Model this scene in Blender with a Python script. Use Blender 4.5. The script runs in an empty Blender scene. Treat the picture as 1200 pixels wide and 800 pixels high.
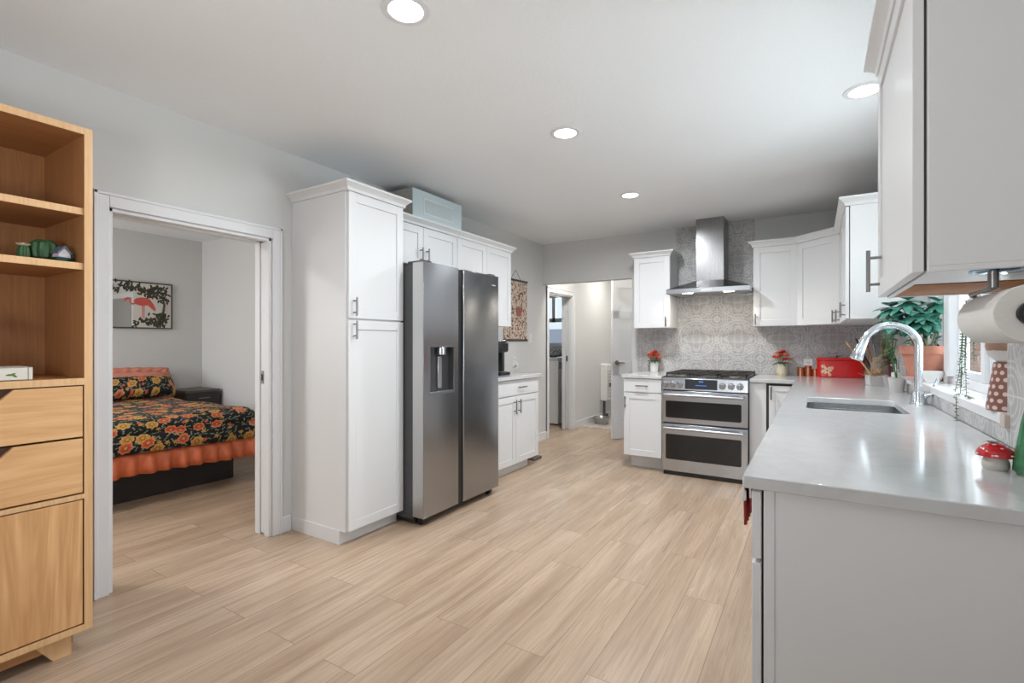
import bpy, bmesh, math, random
from mathutils import Vector, Matrix
random.seed(7)
PI = math.pi
SC = bpy.context.scene
COL = SC.collection

# ------------------------------------------------------------------ camera
FPX, TH, HCAM, CYP = 575.0, math.radians(31.7), 1.21, 402.0
cd = bpy.data.cameras.new('camera')
cd.sensor_fit = 'HORIZONTAL'; cd.sensor_width = 36.0
cd.lens = 36.0 * FPX / 1200.0
cd.shift_y = (CYP - 400.0) / 1200.0
cd.clip_start = 0.02
cam = bpy.data.objects.new('camera', cd); COL.objects.link(cam)
cam.location = (0, 0, HCAM); cam.rotation_euler = (PI/2, 0, TH)
SC.camera = cam

# ------------------------------------------------------------------ view, world, window light, added fill light
SC.view_settings.view_transform = 'Standard'
SC.view_settings.look = 'None'
SC.view_settings.exposure = 0.20
SC.view_settings.gamma = 1.0
SC.view_settings.use_curve_mapping = False
W = bpy.data.worlds.new('world'); SC.world = W; W.use_nodes = True
wn = W.node_tree; wn.nodes.clear()
wo = wn.nodes.new('ShaderNodeOutputWorld'); wb = wn.nodes.new('ShaderNodeBackground')
wsky = wn.nodes.new('ShaderNodeTexSky'); wsky.sky_type = 'HOSEK_WILKIE'
wsky.sun_direction = (0.2, -0.5, 0.8); wsky.turbidity = 6.0; wsky.ground_albedo = 0.6
whs = wn.nodes.new('ShaderNodeHueSaturation'); whs.inputs['Saturation'].default_value = 0.45
wn.links.new(wsky.outputs[0], whs.inputs['Color'])
wn.links.new(whs.outputs[0], wb.inputs['Color']); wb.inputs['Strength'].default_value = 3.0
wn.links.new(wb.outputs[0], wo.inputs['Surface'])

def area(name, loc, direction, sx, sy, watts, col=(1, 1, 1)):
    l = bpy.data.lights.new(name, 'AREA'); l.shape = 'RECTANGLE'; l.size = sx; l.size_y = sy
    l.energy = watts; l.color = col
    o = bpy.data.objects.new(name, l); COL.objects.link(o); o.location = loc
    o.rotation_euler = Vector(direction).to_track_quat('-Z', 'Y').to_euler()
    return o
area('added_side_window_light', (0.62, -1.5, 1.35), (-1, 0.0, 0.45), 1.8, 1.5, 10, (0.86, 0.94, 1.0))  # fill light at the added, unseen side window
area('bedroom_window_daylight', (-5.45, -0.56, 1.45), (-0.30, 1, -0.8), 1.3, 1.2, 45, (0.95, 0.98, 1.0))
area('kitchen_window_daylight', (1.2, 2.95, 1.6), (-1, -0.95, 0.1), 1.4, 1.0, 18, (0.86, 0.94, 1.0))
area('kitchen_window_groundlight', (1.2, 2.95, 1.15), (-1, -0.95, 0.60), 1.4, 0.8, 32, (0.90, 0.96, 1.0))
area('added_ceiling_fill', (-0.9, -0.5, 1.3), (-0.15, 0.80, 1), 0.5, 0.5, 14, (0.97, 0.985, 1.0))  # unseen light added behind the camera, aimed up to lift the ceiling
area('laundry_window_daylight', (-4.35, 8.80, 1.66), (0, -1, 0), 1.0, 0.9, 14, (0.97, 0.98, 1.0))
DOWNLIGHT_W = 11.5
HALL_W = 9.0

# ------------------------------------------------------------------ materials
def new_mat(name):
    m = bpy.data.materials.new(name); m.use_nodes = True
    nt = m.node_tree; nt.nodes.clear()
    out = nt.nodes.new('ShaderNodeOutputMaterial'); b = nt.nodes.new('ShaderNodeBsdfPrincipled')
    nt.links.new(b.outputs[0], out.inputs['Surface'])
    return m, nt, b, out

def N(nt, typ, **kw):
    n = nt.nodes.new(typ)
    for k, v in kw.items(): setattr(n, k, v)
    return n

def M_(nt, op, a, b=None, c=None, clamp=False):
    n = nt.nodes.new('ShaderNodeMath'); n.operation = op; n.use_clamp = clamp
    for i, v in enumerate((a, b, c)):
        if v is None: continue
        if isinstance(v, (int, float)): n.inputs[i].default_value = v
        else: nt.links.new(v, n.inputs[i])
    return n.outputs[0]

def mixc(nt, f, a, b):
    n = nt.nodes.new('ShaderNodeMix'); n.data_type = 'RGBA'
    for idx, v in ((0, f), (6, a), (7, b)):
        if isinstance(v, (int, float)): n.inputs[idx].default_value = v
        elif isinstance(v, tuple): n.inputs[idx].default_value = (v[0], v[1], v[2], 1)
        else: nt.links.new(v, n.inputs[idx])
    return n.outputs[2]

def coords(nt, scale=(1, 1, 1), rot=(0, 0, 0), kind='Object'):
    t = N(nt, 'ShaderNodeTexCoord'); mp = N(nt, 'ShaderNodeMapping')
    mp.inputs['Scale'].default_value = scale; mp.inputs['Rotation'].default_value = rot
    nt.links.new(t.outputs[kind], mp.inputs['Vector'])
    return mp.outputs[0]

def noise(nt, vec, scale, detail=3.0, rough=0.5, dist=0.0):
    n = N(nt, 'ShaderNodeTexNoise'); n.inputs['Scale'].default_value = scale
    n.inputs['Detail'].default_value = detail; n.inputs['Roughness'].default_value = rough
    n.inputs['Distortion'].default_value = dist
    nt.links.new(vec, n.inputs['Vector']); return n.outputs['Fac']

def bump(nt, b, h, strength, dist=0.01):
    n = N(nt, 'ShaderNodeBump'); n.inputs['Strength'].default_value = strength
    n.inputs['Distance'].default_value = dist
    nt.links.new(h, n.inputs['Height']); nt.links.new(n.outputs[0], b.inputs['Normal'])

MATS = {}
def plain(name, col, rough=0.5, metal=0.0, var=0.04, vscale=6.0, bmp=0.0, bscale=60.0, spec=None, trans=0.0, coat=0.0):
    if name in MATS: return MATS[name]
    m, nt, b, out = new_mat(name)
    v = coords(nt)
    f = noise(nt, v, vscale)
    lo = tuple(max(0, c*(1-var)) for c in col); hi = tuple(min(1, c*(1+var)) for c in col)
    nt.links.new(mixc(nt, f, lo, hi), b.inputs['Base Color'])
    b.inputs['Roughness'].default_value = rough; b.inputs['Metallic'].default_value = metal
    if spec is not None: b.inputs['Specular IOR Level'].default_value = spec
    if trans: b.inputs['Transmission Weight'].default_value = trans
    if coat: b.inputs['Coat Weight'].default_value = coat; b.inputs['Coat Roughness'].default_value = 0.05
    if bmp: bump(nt, b, noise(nt, v, bscale), bmp)
    MATS[name] = m; return m

def emis(name, col, s):
    m, nt, b, out = new_mat(name)
    b.inputs['Base Color'].default_value = (*col, 1)
    b.inputs['Emission Color'].default_value = (*col, 1); b.inputs['Emission Strength'].default_value = s
    return m

def brushed(name, col, rough, axis, amt=0.06):
    m, nt, b, out = new_mat(name)
    sc = [420, 420, 420]; sc[axis] = 2.0
    v = coords(nt, tuple(sc)); f = noise(nt, v, 1.0, 2.0)
    lo = tuple(c*0.95 for c in col); hi = tuple(min(1, c*1.04) for c in col)
    nt.links.new(mixc(nt, f, lo, hi), b.inputs['Base Color'])
    b.inputs['Metallic'].default_value = 1.0
    nt.links.new(M_(nt, 'MULTIPLY_ADD', f, amt*2, rough-amt), b.inputs['Roughness'])
    return m

def wood(name, c1, c2, c3, axis, rough=0.45, scale=1.0):
    m, nt, b, out = new_mat(name)
    sc = [9.0*scale]*3; sc[axis] = 0.9*scale
    v = coords(nt, tuple(sc))
    f = noise(nt, v, 1.0, 4.0, 0.55, 1.6)
    ring = M_(nt, 'FRACT', M_(nt, 'MULTIPLY', f, 7.0))
    ring = M_(nt, 'ABSOLUTE', M_(nt, 'SUBTRACT', ring, 0.5))
    sc2 = [130*scale]*3; sc2[axis] = 3.0
    fine = noise(nt, coords(nt, tuple(sc2)), 1.0, 2.0)
    a = mixc(nt, M_(nt, 'MULTIPLY', ring, 1.3, clamp=True), c1, c2)
    a = mixc(nt, M_(nt, 'MULTIPLY', M_(nt, 'SUBTRACT', fine, 0.42, clamp=True), 1.6, clamp=True), a, c3)
    nt.links.new(a, b.inputs['Base Color']); b.inputs['Roughness'].default_value = rough
    bump(nt, b, fine, 0.06, 0.002)
    return m

WALLP = plain('wall_paint', (0.655, 0.655, 0.643), 0.75, var=0.015, vscale=2, bmp=0.08, bscale=180)
CEILP = plain('ceiling_paint', (0.862, 0.885, 0.90), 0.85, var=0.015, vscale=2, bmp=0.25, bscale=90)
TRIMW = plain('trim_white', (0.76, 0.765, 0.78), 0.4, var=0.01)
CABW = plain('cabinet_white', (0.755, 0.76, 0.765), 0.38, var=0.01, vscale=2)
CABD = plain('cabinet_gap_dark', (0.05, 0.05, 0.05), 0.8)
NICKEL = brushed('brushed_nickel', (0.27, 0.265, 0.26), 0.32, 2)
STEEL = brushed('stainless_steel', (0.49, 0.515, 0.545), 0.25, 0)
HSTEEL = brushed('hood_steel', (0.29, 0.29, 0.29), 0.27, 2)
FSTEEL = brushed('fridge_steel', (0.40, 0.415, 0.435), 0.19, 1, 0.03)
_b = FSTEEL.node_tree.nodes['Principled BSDF']; _b.inputs['Anisotropic'].default_value = 0.85
_b.inputs['Anisotropic Rotation'].default_value = 0.25
_t = FSTEEL.node_tree.nodes.new('ShaderNodeTangent'); _t.direction_type = 'RADIAL'; _t.axis = 'Z'
FSTEEL.node_tree.links.new(_t.outputs[0], _b.inputs['Tangent'])
FSIDE = brushed('fridge_door_edge', (0.60, 0.60, 0.60), 0.4, 2)
CHROME = plain('chrome', (0.70, 0.75, 0.79), 0.17, 1.0, var=0.02)
FCASE = plain('fridge_case_grey', (0.07, 0.07, 0.073), 0.5)
BLACKP = plain('black_plastic', (0.015, 0.015, 0.016), 0.35)
BLACKG = plain('black_oven_glass', (0.012, 0.012, 0.013), 0.07)
IRON = plain('cast_iron', (0.03, 0.024, 0.022), 0.6, bmp=0.2)
PORC = plain('white_porcelain', (0.82, 0.81, 0.79), 0.2)
TERRA = plain('terracotta', (0.50, 0.21, 0.14), 0.8, var=0.15, vscale=14)
SOIL = plain('soil', (0.05, 0.03, 0.02), 0.95, var=0.4, vscale=40)

def make_floor():
    m, nt, b, out = new_mat('oak_plank_floor')
    v = coords(nt, (1, 1, 1), (0, 0, PI/2))
    br = N(nt, 'ShaderNodeTexBrick'); br.offset = 0.37; br.offset_frequency = 2
    br.inputs['Scale'].default_value = 1.0; br.inputs['Brick Width'].default_value = 1.22
    br.inputs['Row Height'].default_value = 0.178; br.inputs['Mortar Size'].default_value = 0.0016
    br.inputs['Mortar Smooth'].default_value = 0.3; br.inputs['Bias'].default_value = 0.0
    br.inputs['Color1'].default_value = (0, 0, 0, 1); br.inputs['Color2'].default_value = (1, 1, 1, 1)
    br.inputs['Mortar'].default_value = (0.5, 0.5, 0.5, 1)
    nt.links.new(v, br.inputs['Vector'])
    sep = N(nt, 'ShaderNodeSeparateColor'); nt.links.new(br.outputs['Color'], sep.inputs[0])
    tone = sep.outputs[0]
    off = N(nt, 'ShaderNodeCombineXYZ'); nt.links.new(M_(nt, 'MULTIPLY', tone, 13.0), off.inputs[0]); nt.links.new(M_(nt, 'MULTIPLY', tone, 5.0), off.inputs[2])
    va = N(nt, 'ShaderNodeVectorMath', operation='ADD'); nt.links.new(coords(nt), va.inputs[0]); nt.links.new(off.outputs[0], va.inputs[1])
    def mp(s):
        k = N(nt, 'ShaderNodeMapping'); k.inputs['Scale'].default_value = s
        nt.links.new(va.outputs[0], k.inputs['Vector']); return k.outputs[0]
    broad = noise(nt, mp((9, 0.7, 1)), 1.0, 4.0, 0.6, 0.6)
    fine = noise(nt, mp((75, 2.2, 1)), 1.0, 3.0, 0.6, 0.2)
    c = mixc(nt, tone, (0.51, 0.368, 0.252), (0.60, 0.455, 0.335))
    c = mixc(nt, M_(nt, 'MULTIPLY', M_(nt, 'SUBTRACT', broad, 0.42, clamp=True), 3.6, clamp=True), c, (0.385, 0.268, 0.180))
    c = mixc(nt, M_(nt, 'MULTIPLY', M_(nt, 'SUBTRACT', fine, 0.44, clamp=True), 2.2, clamp=True), c, (0.32, 0.215, 0.14))
    c = mixc(nt, M_(nt, 'MULTIPLY', br.outputs['Fac'], 0.8), c, (0.20, 0.13, 0.085))
    nt.links.new(c, b.inputs['Base Color'])
    nt.links.new(M_(nt, 'MULTIPLY_ADD', fine, 0.15, 0.22), b.inputs['Roughness'])
    bump(nt, b, M_(nt, 'SUBTRACT', fine, br.outputs['Fac']), 0.10, 0.003)
    return m
FLOORM = make_floor()

def make_tile(name, ax, ay, ox, oy, size=0.40):
    """grey encaustic tile with pale ring and petal ornament; ax, ay = object axes of the wall plane"""
    m, nt, b, out = new_mat(name)
    t = N(nt, 'ShaderNodeTexCoord'); s = N(nt, 'ShaderNodeSeparateXYZ'); nt.links.new(t.outputs['Object'], s.inputs[0])
    def cell(o, off):
        k = M_(nt, 'FRACT', M_(nt, 'MULTIPLY_ADD', o, 1.0/size, off))
        return M_(nt, 'ABSOLUTE', M_(nt, 'MULTIPLY_ADD', k, 2.0, -1.0))
    x = cell(s.outputs[ax], ox); y = cell(s.outputs[ay], oy)
    def dist(cx, cy):
        dx = M_(nt, 'SUBTRACT', x, cx); dy = M_(nt, 'SUBTRACT', y, cy)
        return M_(nt, 'SQRT', M_(nt, 'ADD', M_(nt, 'MULTIPLY', dx, dx), M_(nt, 'MULTIPLY', dy, dy)))
    def line(d, r, w):
        k = M_(nt, 'DIVIDE', M_(nt, 'ABSOLUTE', M_(nt, 'SUBTRACT', d, r)), w)
        return M_(nt, 'SUBTRACT', 1.3, M_(nt, 'MULTIPLY', k, 1.3), clamp=True)
    r = dist(0, 0); th = M_(nt, 'ARCTAN2', y, x)
    c4 = M_(nt, 'COSINE', M_(nt, 'MULTIPLY', th, 4.0)); c8 = M_(nt, 'COSINE', M_(nt, 'MULTIPLY', th, 8.0))
    rc = dist(1, 1); rx = dist(1, 0); ry = dist(0, 1); rd = dist(0.5, 0.5)
    parts = [line(r, 0.93, 0.045), line(r, 0.80, 0.03),
             line(M_(nt, 'SUBTRACT', r, M_(nt, 'MULTIPLY', c4, 0.16)), 0.40, 0.05),
             line(M_(nt, 'SUBTRACT', r, M_(nt, 'MULTIPLY', c8, -0.05)), 0.18, 0.04),
             line(rd, 0.20, 0.045), line(rd, 0.09, 0.05),
             line(rc, 0.42, 0.04), line(rc, 0.30, 0.03), line(rc, 0.12, 0.05), line(r, 0.62, 0.025), line(dist(0.72, 0.36), 0.11, 0.03), line(dist(0.36, 0.72), 0.11, 0.03),
             line(M_(nt, 'SUBTRACT', rc, M_(nt, 'MULTIPLY', c8, 0.05)), 0.55, 0.03), line(M_(nt, 'SUBTRACT', r, M_(nt, 'MULTIPLY', c8, 0.08)), 0.58, 0.035),
             line(rx, 0.24, 0.035), line(ry, 0.24, 0.035), line(rx, 0.10, 0.04), line(ry, 0.10, 0.04)]
    acc = parts[0]
    for p in parts[1:]: acc = M_(nt, 'MAXIMUM', acc, p)
    grid = M_(nt, 'MAXIMUM', line(x, 1.0, 0.022), line(y, 1.0, 0.022))
    half = M_(nt, 'MAXIMUM', line(x, 0.0, 0.014), line(y, 0.0, 0.014))
    wear = noise(nt, t.outputs['Object'], 9.0, 4.0, 0.65)
    base = mixc(nt, wear, (0.36, 0.355, 0.355), (0.47, 0.465, 0.465))
    fuzz = noise(nt, t.outputs['Object'], 55.0, 3.0, 0.6)
    c = mixc(nt, M_(nt, 'MULTIPLY', acc, M_(nt, 'MULTIPLY_ADD', fuzz, 1.3, 0.0), clamp=True), base, (0.68, 0.67, 0.655))
    c = mixc(nt, M_(nt, 'MULTIPLY', half, 0.3), c, (0.58, 0.57, 0.56))
    c = mixc(nt, M_(nt, 'MULTIPLY', grid, 0.8), c, (0.70, 0.69, 0.67))
    nt.links.new(c, b.inputs['Base Color']); b.inputs['Roughness'].default_value = 0.35
    bump(nt, b, grid, -0.15, 0.002)
    return m
TILEB = make_tile('backsplash_tile_back', 0, 2, 0.15, 0.36)
TILER = make_tile('backsplash_tile_right', 1, 2, 0.0, 0.36)

def make_quartz():
    m, nt, b, out = new_mat('white_quartz')
    v = coords(nt)
    f = noise(nt, v, 3.0, 6.0, 0.6, 1.5)
    vein = M_(nt, 'SUBTRACT', 1.0, M_(nt, 'MULTIPLY', M_(nt, 'ABSOLUTE', M_(nt, 'SUBTRACT', f, 0.5)), 14.0), clamp=True)
    sp = noise(nt, v, 240.0, 2.0)
    c = mixc(nt, sp, (0.58, 0.585, 0.59), (0.63, 0.635, 0.64))
    c = mixc(nt, M_(nt, 'MULTIPLY', vein, 0.22), c, (0.48, 0.47, 0.46))
    nt.links.new(c, b.inputs['Base Color']); b.inputs['Roughness'].default_value = 0.13
    return m
QUARTZ = make_quartz()

def make_floral(name, scale):
    m, nt, b, out = new_mat(name)
    t = N(nt, 'ShaderNodeTexCoord'); g = N(nt, 'ShaderNodeSeparateXYZ'); nt.links.new(t.outputs['Object'], g.inputs[0])
    # unfold the drop onto the top so the print runs over the edges
    cx = N(nt, 'ShaderNodeCombineXYZ')
    nt.links.new(M_(nt, 'ADD', g.outputs[0], M_(nt, 'MULTIPLY', g.outputs[2], -1.0)), cx.inputs[0])
    nt.links.new(M_(nt, 'ADD', g.outputs[1], M_(nt, 'MULTIPLY', g.outputs[2], -0.35)), cx.inputs[1])
    def layer(sc, petals, amp):
        vo = N(nt, 'ShaderNodeTexVoronoi'); vo.voronoi_dimensions = '2D'; vo.inputs['Scale'].default_value = sc
        vo.inputs['Randomness'].default_value = 0.75
        nt.links.new(cx.outputs[0], vo.inputs['Vector'])
        dv = N(nt, 'ShaderNodeVectorMath', operation='SUBTRACT'); nt.links.new(cx.outputs[0], dv.inputs[0]); nt.links.new(vo.outputs['Position'], dv.inputs[1])
        sp = N(nt, 'ShaderNodeSeparateXYZ'); nt.links.new(dv.outputs[0], sp.inputs[0])
        rs_ = N(nt, 'ShaderNodeSeparateColor'); nt.links.new(vo.outputs['Color'], rs_.inputs[0])
        an = M_(nt, 'ADD', M_(nt, 'ARCTAN2', sp.outputs[1], sp.outputs[0]), M_(nt, 'MULTIPLY', rs_.outputs[2], 6.2832))
        r = M_(nt, 'SUBTRACT', vo.outputs['Distance'], M_(nt, 'MULTIPLY', M_(nt, 'COSINE', M_(nt, 'MULTIPLY', an, petals)), amp))
        sc_ = N(nt, 'ShaderNodeSeparateColor'); nt.links.new(vo.outputs['Color'], sc_.inputs[0])
        return r, sc_.outputs
    def disc(r, lim): return M_(nt, 'MULTIPLY', M_(nt, 'SUBTRACT', lim, r), 30.0, clamp=True)
    lr, lc = layer(scale*3.1, 2.0, 0.22)
    leafc = mixc(nt, M_(nt, 'GREATER_THAN', lc[0], 0.55), (0.055, 0.10, 0.055), (0.20, 0.22, 0.12))
    leafc = mixc(nt, M_(nt, 'GREATER_THAN', lc[1], 0.8), leafc, (0.16, 0.22, 0.25))
    c = mixc(nt, disc(lr, 0.24), (0.010, 0.009, 0.010), leafc)
    c = mixc(nt, disc(lr, 0.07), c, (0.30, 0.30, 0.20))
    sr, scs = layer(scale*1.9, 5.0, 0.06)
    small = M_(nt, 'MULTIPLY', disc(sr, 0.24), M_(nt, 'GREATER_THAN', scs[2], 0.45))
    c = mixc(nt, small, c, mixc(nt, M_(nt, 'GREATER_THAN', scs[0], 0.5), (0.55, 0.30, 0.06), (0.55, 0.12, 0.07)))
    fr, fc = layer(scale, 7.0, 0.035)
    flow = mixc(nt, M_(nt, 'GREATER_THAN', fc[0], 0.5), (0.72, 0.10, 0.035), (0.62, 0.32, 0.05))
    flow = mixc(nt, M_(nt, 'GREATER_THAN', fc[1], 0.75), flow, (0.70, 0.20, 0.10))
    on = M_(nt, 'GREATER_THAN', fc[2], 0.22)
    c = mixc(nt, M_(nt, 'MULTIPLY', disc(fr, 0.345), on), c, mixc(nt, 0.55, flow, (0.75, 0.5, 0.25)))
    c = mixc(nt, M_(nt, 'MULTIPLY', disc(fr, 0.29), on), c, flow)
    c = mixc(nt, M_(nt, 'MULTIPLY', disc(fr, 0.16), on), c, (0.25, 0.05, 0.03))
    c = mixc(nt, M_(nt, 'MULTIPLY', disc(fr, 0.10), on), c, (0.72, 0.42, 0.10))
    nt.links.new(c, b.inputs['Base Color']); b.inputs['Roughness'].default_value = 0.85
    return m
FLORAL = make_floral('black_floral_quilt', 7.6)
FLORALP = make_floral('black_floral_pillow', 8.4)
CORAL = plain('coral_satin', (0.74, 0.18, 0.07), 0.33, var=0.3, vscale=14)
CORALP = plain('coral_sham', (0.66, 0.25, 0.17), 0.6, var=0.2, vscale=12)
DARKW = plain('dark_espresso', (0.032, 0.026, 0.025), 0.5, var=0.2)

H1, H2, H3 = (0.47, 0.225, 0.088), (0.39, 0.175, 0.065), (0.33, 0.135, 0.048)  # uprights and shelves: darker veneer, interior shade also put into the tone
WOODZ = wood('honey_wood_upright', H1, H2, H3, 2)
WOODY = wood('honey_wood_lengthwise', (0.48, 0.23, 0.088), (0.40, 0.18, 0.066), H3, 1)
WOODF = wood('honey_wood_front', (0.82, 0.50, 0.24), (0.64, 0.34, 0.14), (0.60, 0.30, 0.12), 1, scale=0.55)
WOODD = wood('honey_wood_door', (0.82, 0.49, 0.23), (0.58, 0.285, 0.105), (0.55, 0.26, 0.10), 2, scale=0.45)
WOODE = wood('pale_wood_edge', (0.78, 0.50, 0.26), (0.72, 0.43, 0.21), (0.62, 0.35, 0.15), 2)
UNDERW = wood('cabinet_underside_wood', (0.36, 0.13, 0.022), (0.30, 0.10, 0.016), (0.26, 0.085, 0.014), 0, rough=0.8)

# ------------------------------------------------------------------ mesh helpers
class B:
    def __init__(s): s.bm = bmesh.new()
    def box(s, x0, x1, y0, y1, z0, z1):
        r = bmesh.ops.create_cube(s.bm, size=1.0, matrix=Matrix.Translation(((x0+x1)/2, (y0+y1)/2, (z0+z1)/2)) @ Matrix.Diagonal((abs(x1-x0), abs(y1-y0), abs(z1-z0), 1)))
        return s
    def tube(s, pts, r, n=12, cap=True):
        pts = [Vector(p) for p in pts]
        rs = r if isinstance(r, (list, tuple)) else [r]*len(pts)
        rings = []; up = None
        for i, p in enumerate(pts):
            if i == 0: d = pts[1]-p
            elif i == len(pts)-1: d = p-pts[i-1]
            else: d = (pts[i+1]-p).normalized() + (p-pts[i-1]).normalized()
            d.normalize()
            if up is None:
                up = Vector((0, 0, 1)) if abs(d.z) < 0.9 else Vector((1, 0, 0))
            a = d.cross(up); a.normalize(); bb = a.cross(d); bb.normalize(); up = bb
            rings.append([s.bm.verts.new(p + (a*math.cos(2*PI*k/n) + bb*math.sin(2*PI*k/n))*rs[i]) for k in range(n)])
        for i in range(len(rings)-1):
            for k in range(n):
                s.bm.faces.new((rings[i][k], rings[i][(k+1) % n], rings[i+1][(k+1) % n], rings[i+1][k]))
        if cap:
            s.bm.faces.new(rings[0][::-1]); s.bm.faces.new(rings[-1])
        return s
    def lathe(s, prof, c=(0, 0), n=32, wob=None, cap=True):
        rings = []
        for r, z in prof:
            if r < 1e-5: rings.append([s.bm.verts.new((c[0], c[1], z))])
            else: rings.append([s.bm.verts.new((c[0]+r*math.cos(2*PI*k/n)*(wob(k, z) if wob else 1), c[1]+r*math.sin(2*PI*k/n)*(wob(k, z) if wob else 1), z)) for k in range(n)])
        for a, b in zip(rings[:-1], rings[1:]):
            for k in range(n):
                k2 = (k+1) % n
                if len(a) == 1 and len(b) == 1: continue
                if len(a) == 1: s.bm.faces.new((a[0], b[k2], b[k]))
                elif len(b) == 1: s.bm.faces.new((a[k], a[k2], b[0]))
                else: s.bm.faces.new((a[k], a[k2], b[k2], b[k]))
        if cap and len(rings[0]) > 1: s.bm.faces.new(rings[0][::-1])
        if cap and len(rings[-1]) > 1: s.bm.faces.new(rings[-1])
        return s
    def ball(s, c, r, u=16, v=10, rot=None):
        r = r if isinstance(r, (tuple, list)) else (r, r, r)
        mt = Matrix.Translation(c)
        if rot is not None: mt = mt @ rot
        bmesh.ops.create_uvsphere(s.bm, u_segments=u, v_segments=v, radius=1.0, matrix=mt @ Matrix.Diagonal((*r, 1)))
        return s
    def prism(s, poly, f, h0, h1):
        """poly: list of 2-D points; f(u, v, h) -> xyz"""
        a = [s.bm.verts.new(f(u, v, h0)) for u, v in poly]; b = [s.bm.verts.new(f(u, v, h1)) for u, v in poly]
        n = len(poly)
        s.bm.faces.new(a[::-1]); s.bm.faces.new(b)
        for i in range(n): s.bm.faces.new((a[i], a[(i+1) % n], b[(i+1) % n], b[i]))
        return s
    def leaf(s, base, d, L, w, th=0.003, droop=0.3, up=(0, 0, 1), n=6, fold=0.0):
        base = Vector(base); d = Vector(d).normalized(); up = Vector(up)
        side = d.cross(up)
        if side.length < 1e-3: side = Vector((1, 0, 0))
        side.normalize(); nn = side.cross(d).normalized()
        rings = []
        for i in range(n+1):
            q = i/n
            p = base + d*(L*q) - nn*0 - Vector((0, 0, 1))*(droop*L*q*q)
            ww = w*0.5*max(0.04, math.sin(PI*min(0.97, 0.06+0.9*q))**0.8)
            tt = th*max(0.2, math.sin(PI*min(0.95, 0.1+0.85*q)))
            rings.append([s.bm.verts.new(p+side*ww+nn*(fold*ww)), s.bm.verts.new(p+nn*tt), s.bm.verts.new(p-side*ww+nn*(fold*ww)), s.bm.verts.new(p-nn*tt)])
        for a, b in zip(rings[:-1], rings[1:]):
            for k in range(4): s.bm.faces.new((a[k], a[(k+1) % 4], b[(k+1) % 4], b[k]))
        s.bm.faces.new(rings[0][::-1]); s.bm.faces.new(rings[-1])
        return s
    def sweep(s, pts, prof, side=1):
        """open polyline of XY points, profile of (outward, z); mitred"""
        P = [Vector(p) for p in pts]; offs = []
        for i in range(len(P)):
            ns = []
            if i > 0: t = (P[i]-P[i-1]).normalized(); ns.append(Vector((t.y, -t.x))*side)
            if i < len(P)-1: t = (P[i+1]-P[i]).normalized(); ns.append(Vector((t.y, -t.x))*side)
            if len(ns) == 1: offs.append(ns[0])
            else:
                m = (ns[0]+ns[1]).normalized(); offs.append(m/max(0.2, m.dot(ns[0])))
        rings = [[s.bm.verts.new((P[i].x+offs[i].x*o, P[i].y+offs[i].y*o, z)) for o, z in prof] for i in range(len(P))]
        n = len(prof)
        for a, b in zip(rings[:-1], rings[1:]):
            for k in range(n): s.bm.faces.new((a[k], a[(k+1) % n], b[(k+1) % n], b[k]))
        s.bm.faces.new(rings[0][::-1]); s.bm.faces.new(rings[-1])
        return s
    def build(s, name, m, parent=None, bevel=0.0, smooth=True, seg=2, ang=35, loc=None, rot=None, subsurf=0):
        bmesh.ops.recalc_face_normals(s.bm, faces=s.bm.faces[:])
        me = bpy.data.meshes.new(name); s.bm.to_mesh(me); s.bm.free()
        me.materials.append(m)
        if smooth:
            me.polygons.foreach_set('use_smooth', [True]*len(me.polygons))
            me.set_sharp_from_angle(angle=math.radians(ang))
        o = bpy.data.objects.new(name, me); COL.objects.link(o)
        if parent is not None: o.parent = parent
        if bevel:
            bv = o.modifiers.new('bevel', 'BEVEL'); bv.width = bevel; bv.segments = seg; bv.limit_method = 'ANGLE'; bv.angle_limit = math.radians(40)
        if subsurf:
            ss = o.modifiers.new('sub', 'SUBSURF'); ss.levels = subsurf; ss.render_levels = subsurf
        if loc is not None: o.location = loc
        if rot is not None: o.rotation_euler = rot
        return o

def cut(o, cutter):
    """boolean difference, applied"""
    bmesh.ops.recalc_face_normals(cutter.bm, faces=cutter.bm.faces[:])
    me = bpy.data.meshes.new('cut'); cutter.bm.to_mesh(me); cutter.bm.free()
    c = bpy.data.objects.new('cut', me); COL.objects.link(c)
    if o.parent is not None: c.parent = o.parent
    md = o.modifiers.new('b', 'BOOLEAN'); md.operation = 'DIFFERENCE'; md.object = c; md.solver = 'EXACT'
    while o.modifiers[0] != md:
        i = list(o.modifiers).index(md); o.modifiers.move(i, i-1)
    others = [(k.type, k) for k in o.modifiers if k != md]
    for _, k in others: k.show_viewport = False; k.show_render = False
    bpy.context.view_layer.update()
    dg = bpy.context.evaluated_depsgraph_get()
    nm = bpy.data.meshes.new_from_object(o.evaluated_get(dg))
    old = o.data; o.data = nm; nm.name = o.name
    o.modifiers.remove(md)
    for _, k in others: k.show_viewport = True; k.show_render = True
    bpy.data.objects.remove(c); bpy.data.meshes.remove(me); bpy.data.meshes.remove(old)
    nm.polygons.foreach_set('use_smooth', [True]*len(nm.polygons)); nm.set_sharp_from_angle(angle=math.radians(35))

def tag(o, label, cat, group=None):
    o['label'] = label; o['category'] = cat
    if group: o['group'] = group
    return o
def thing(name, label, cat, loc=(0, 0, 0), rz=0.0, group=None):
    o = bpy.data.objects.new(name, None); COL.objects.link(o); o.empty_display_size = 0.1
    o.location = loc; o.rotation_euler = (0, 0, rz)
    return tag(o, label, cat, group)
def struct(o): o['kind'] = 'structure'; return o
def copy_tree(o, parent=None):
    c = o.copy(); COL.objects.link(c)
    if parent is not None: c.parent = parent
    for ch in list(o.children): copy_tree(ch, c)
    return c

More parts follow.
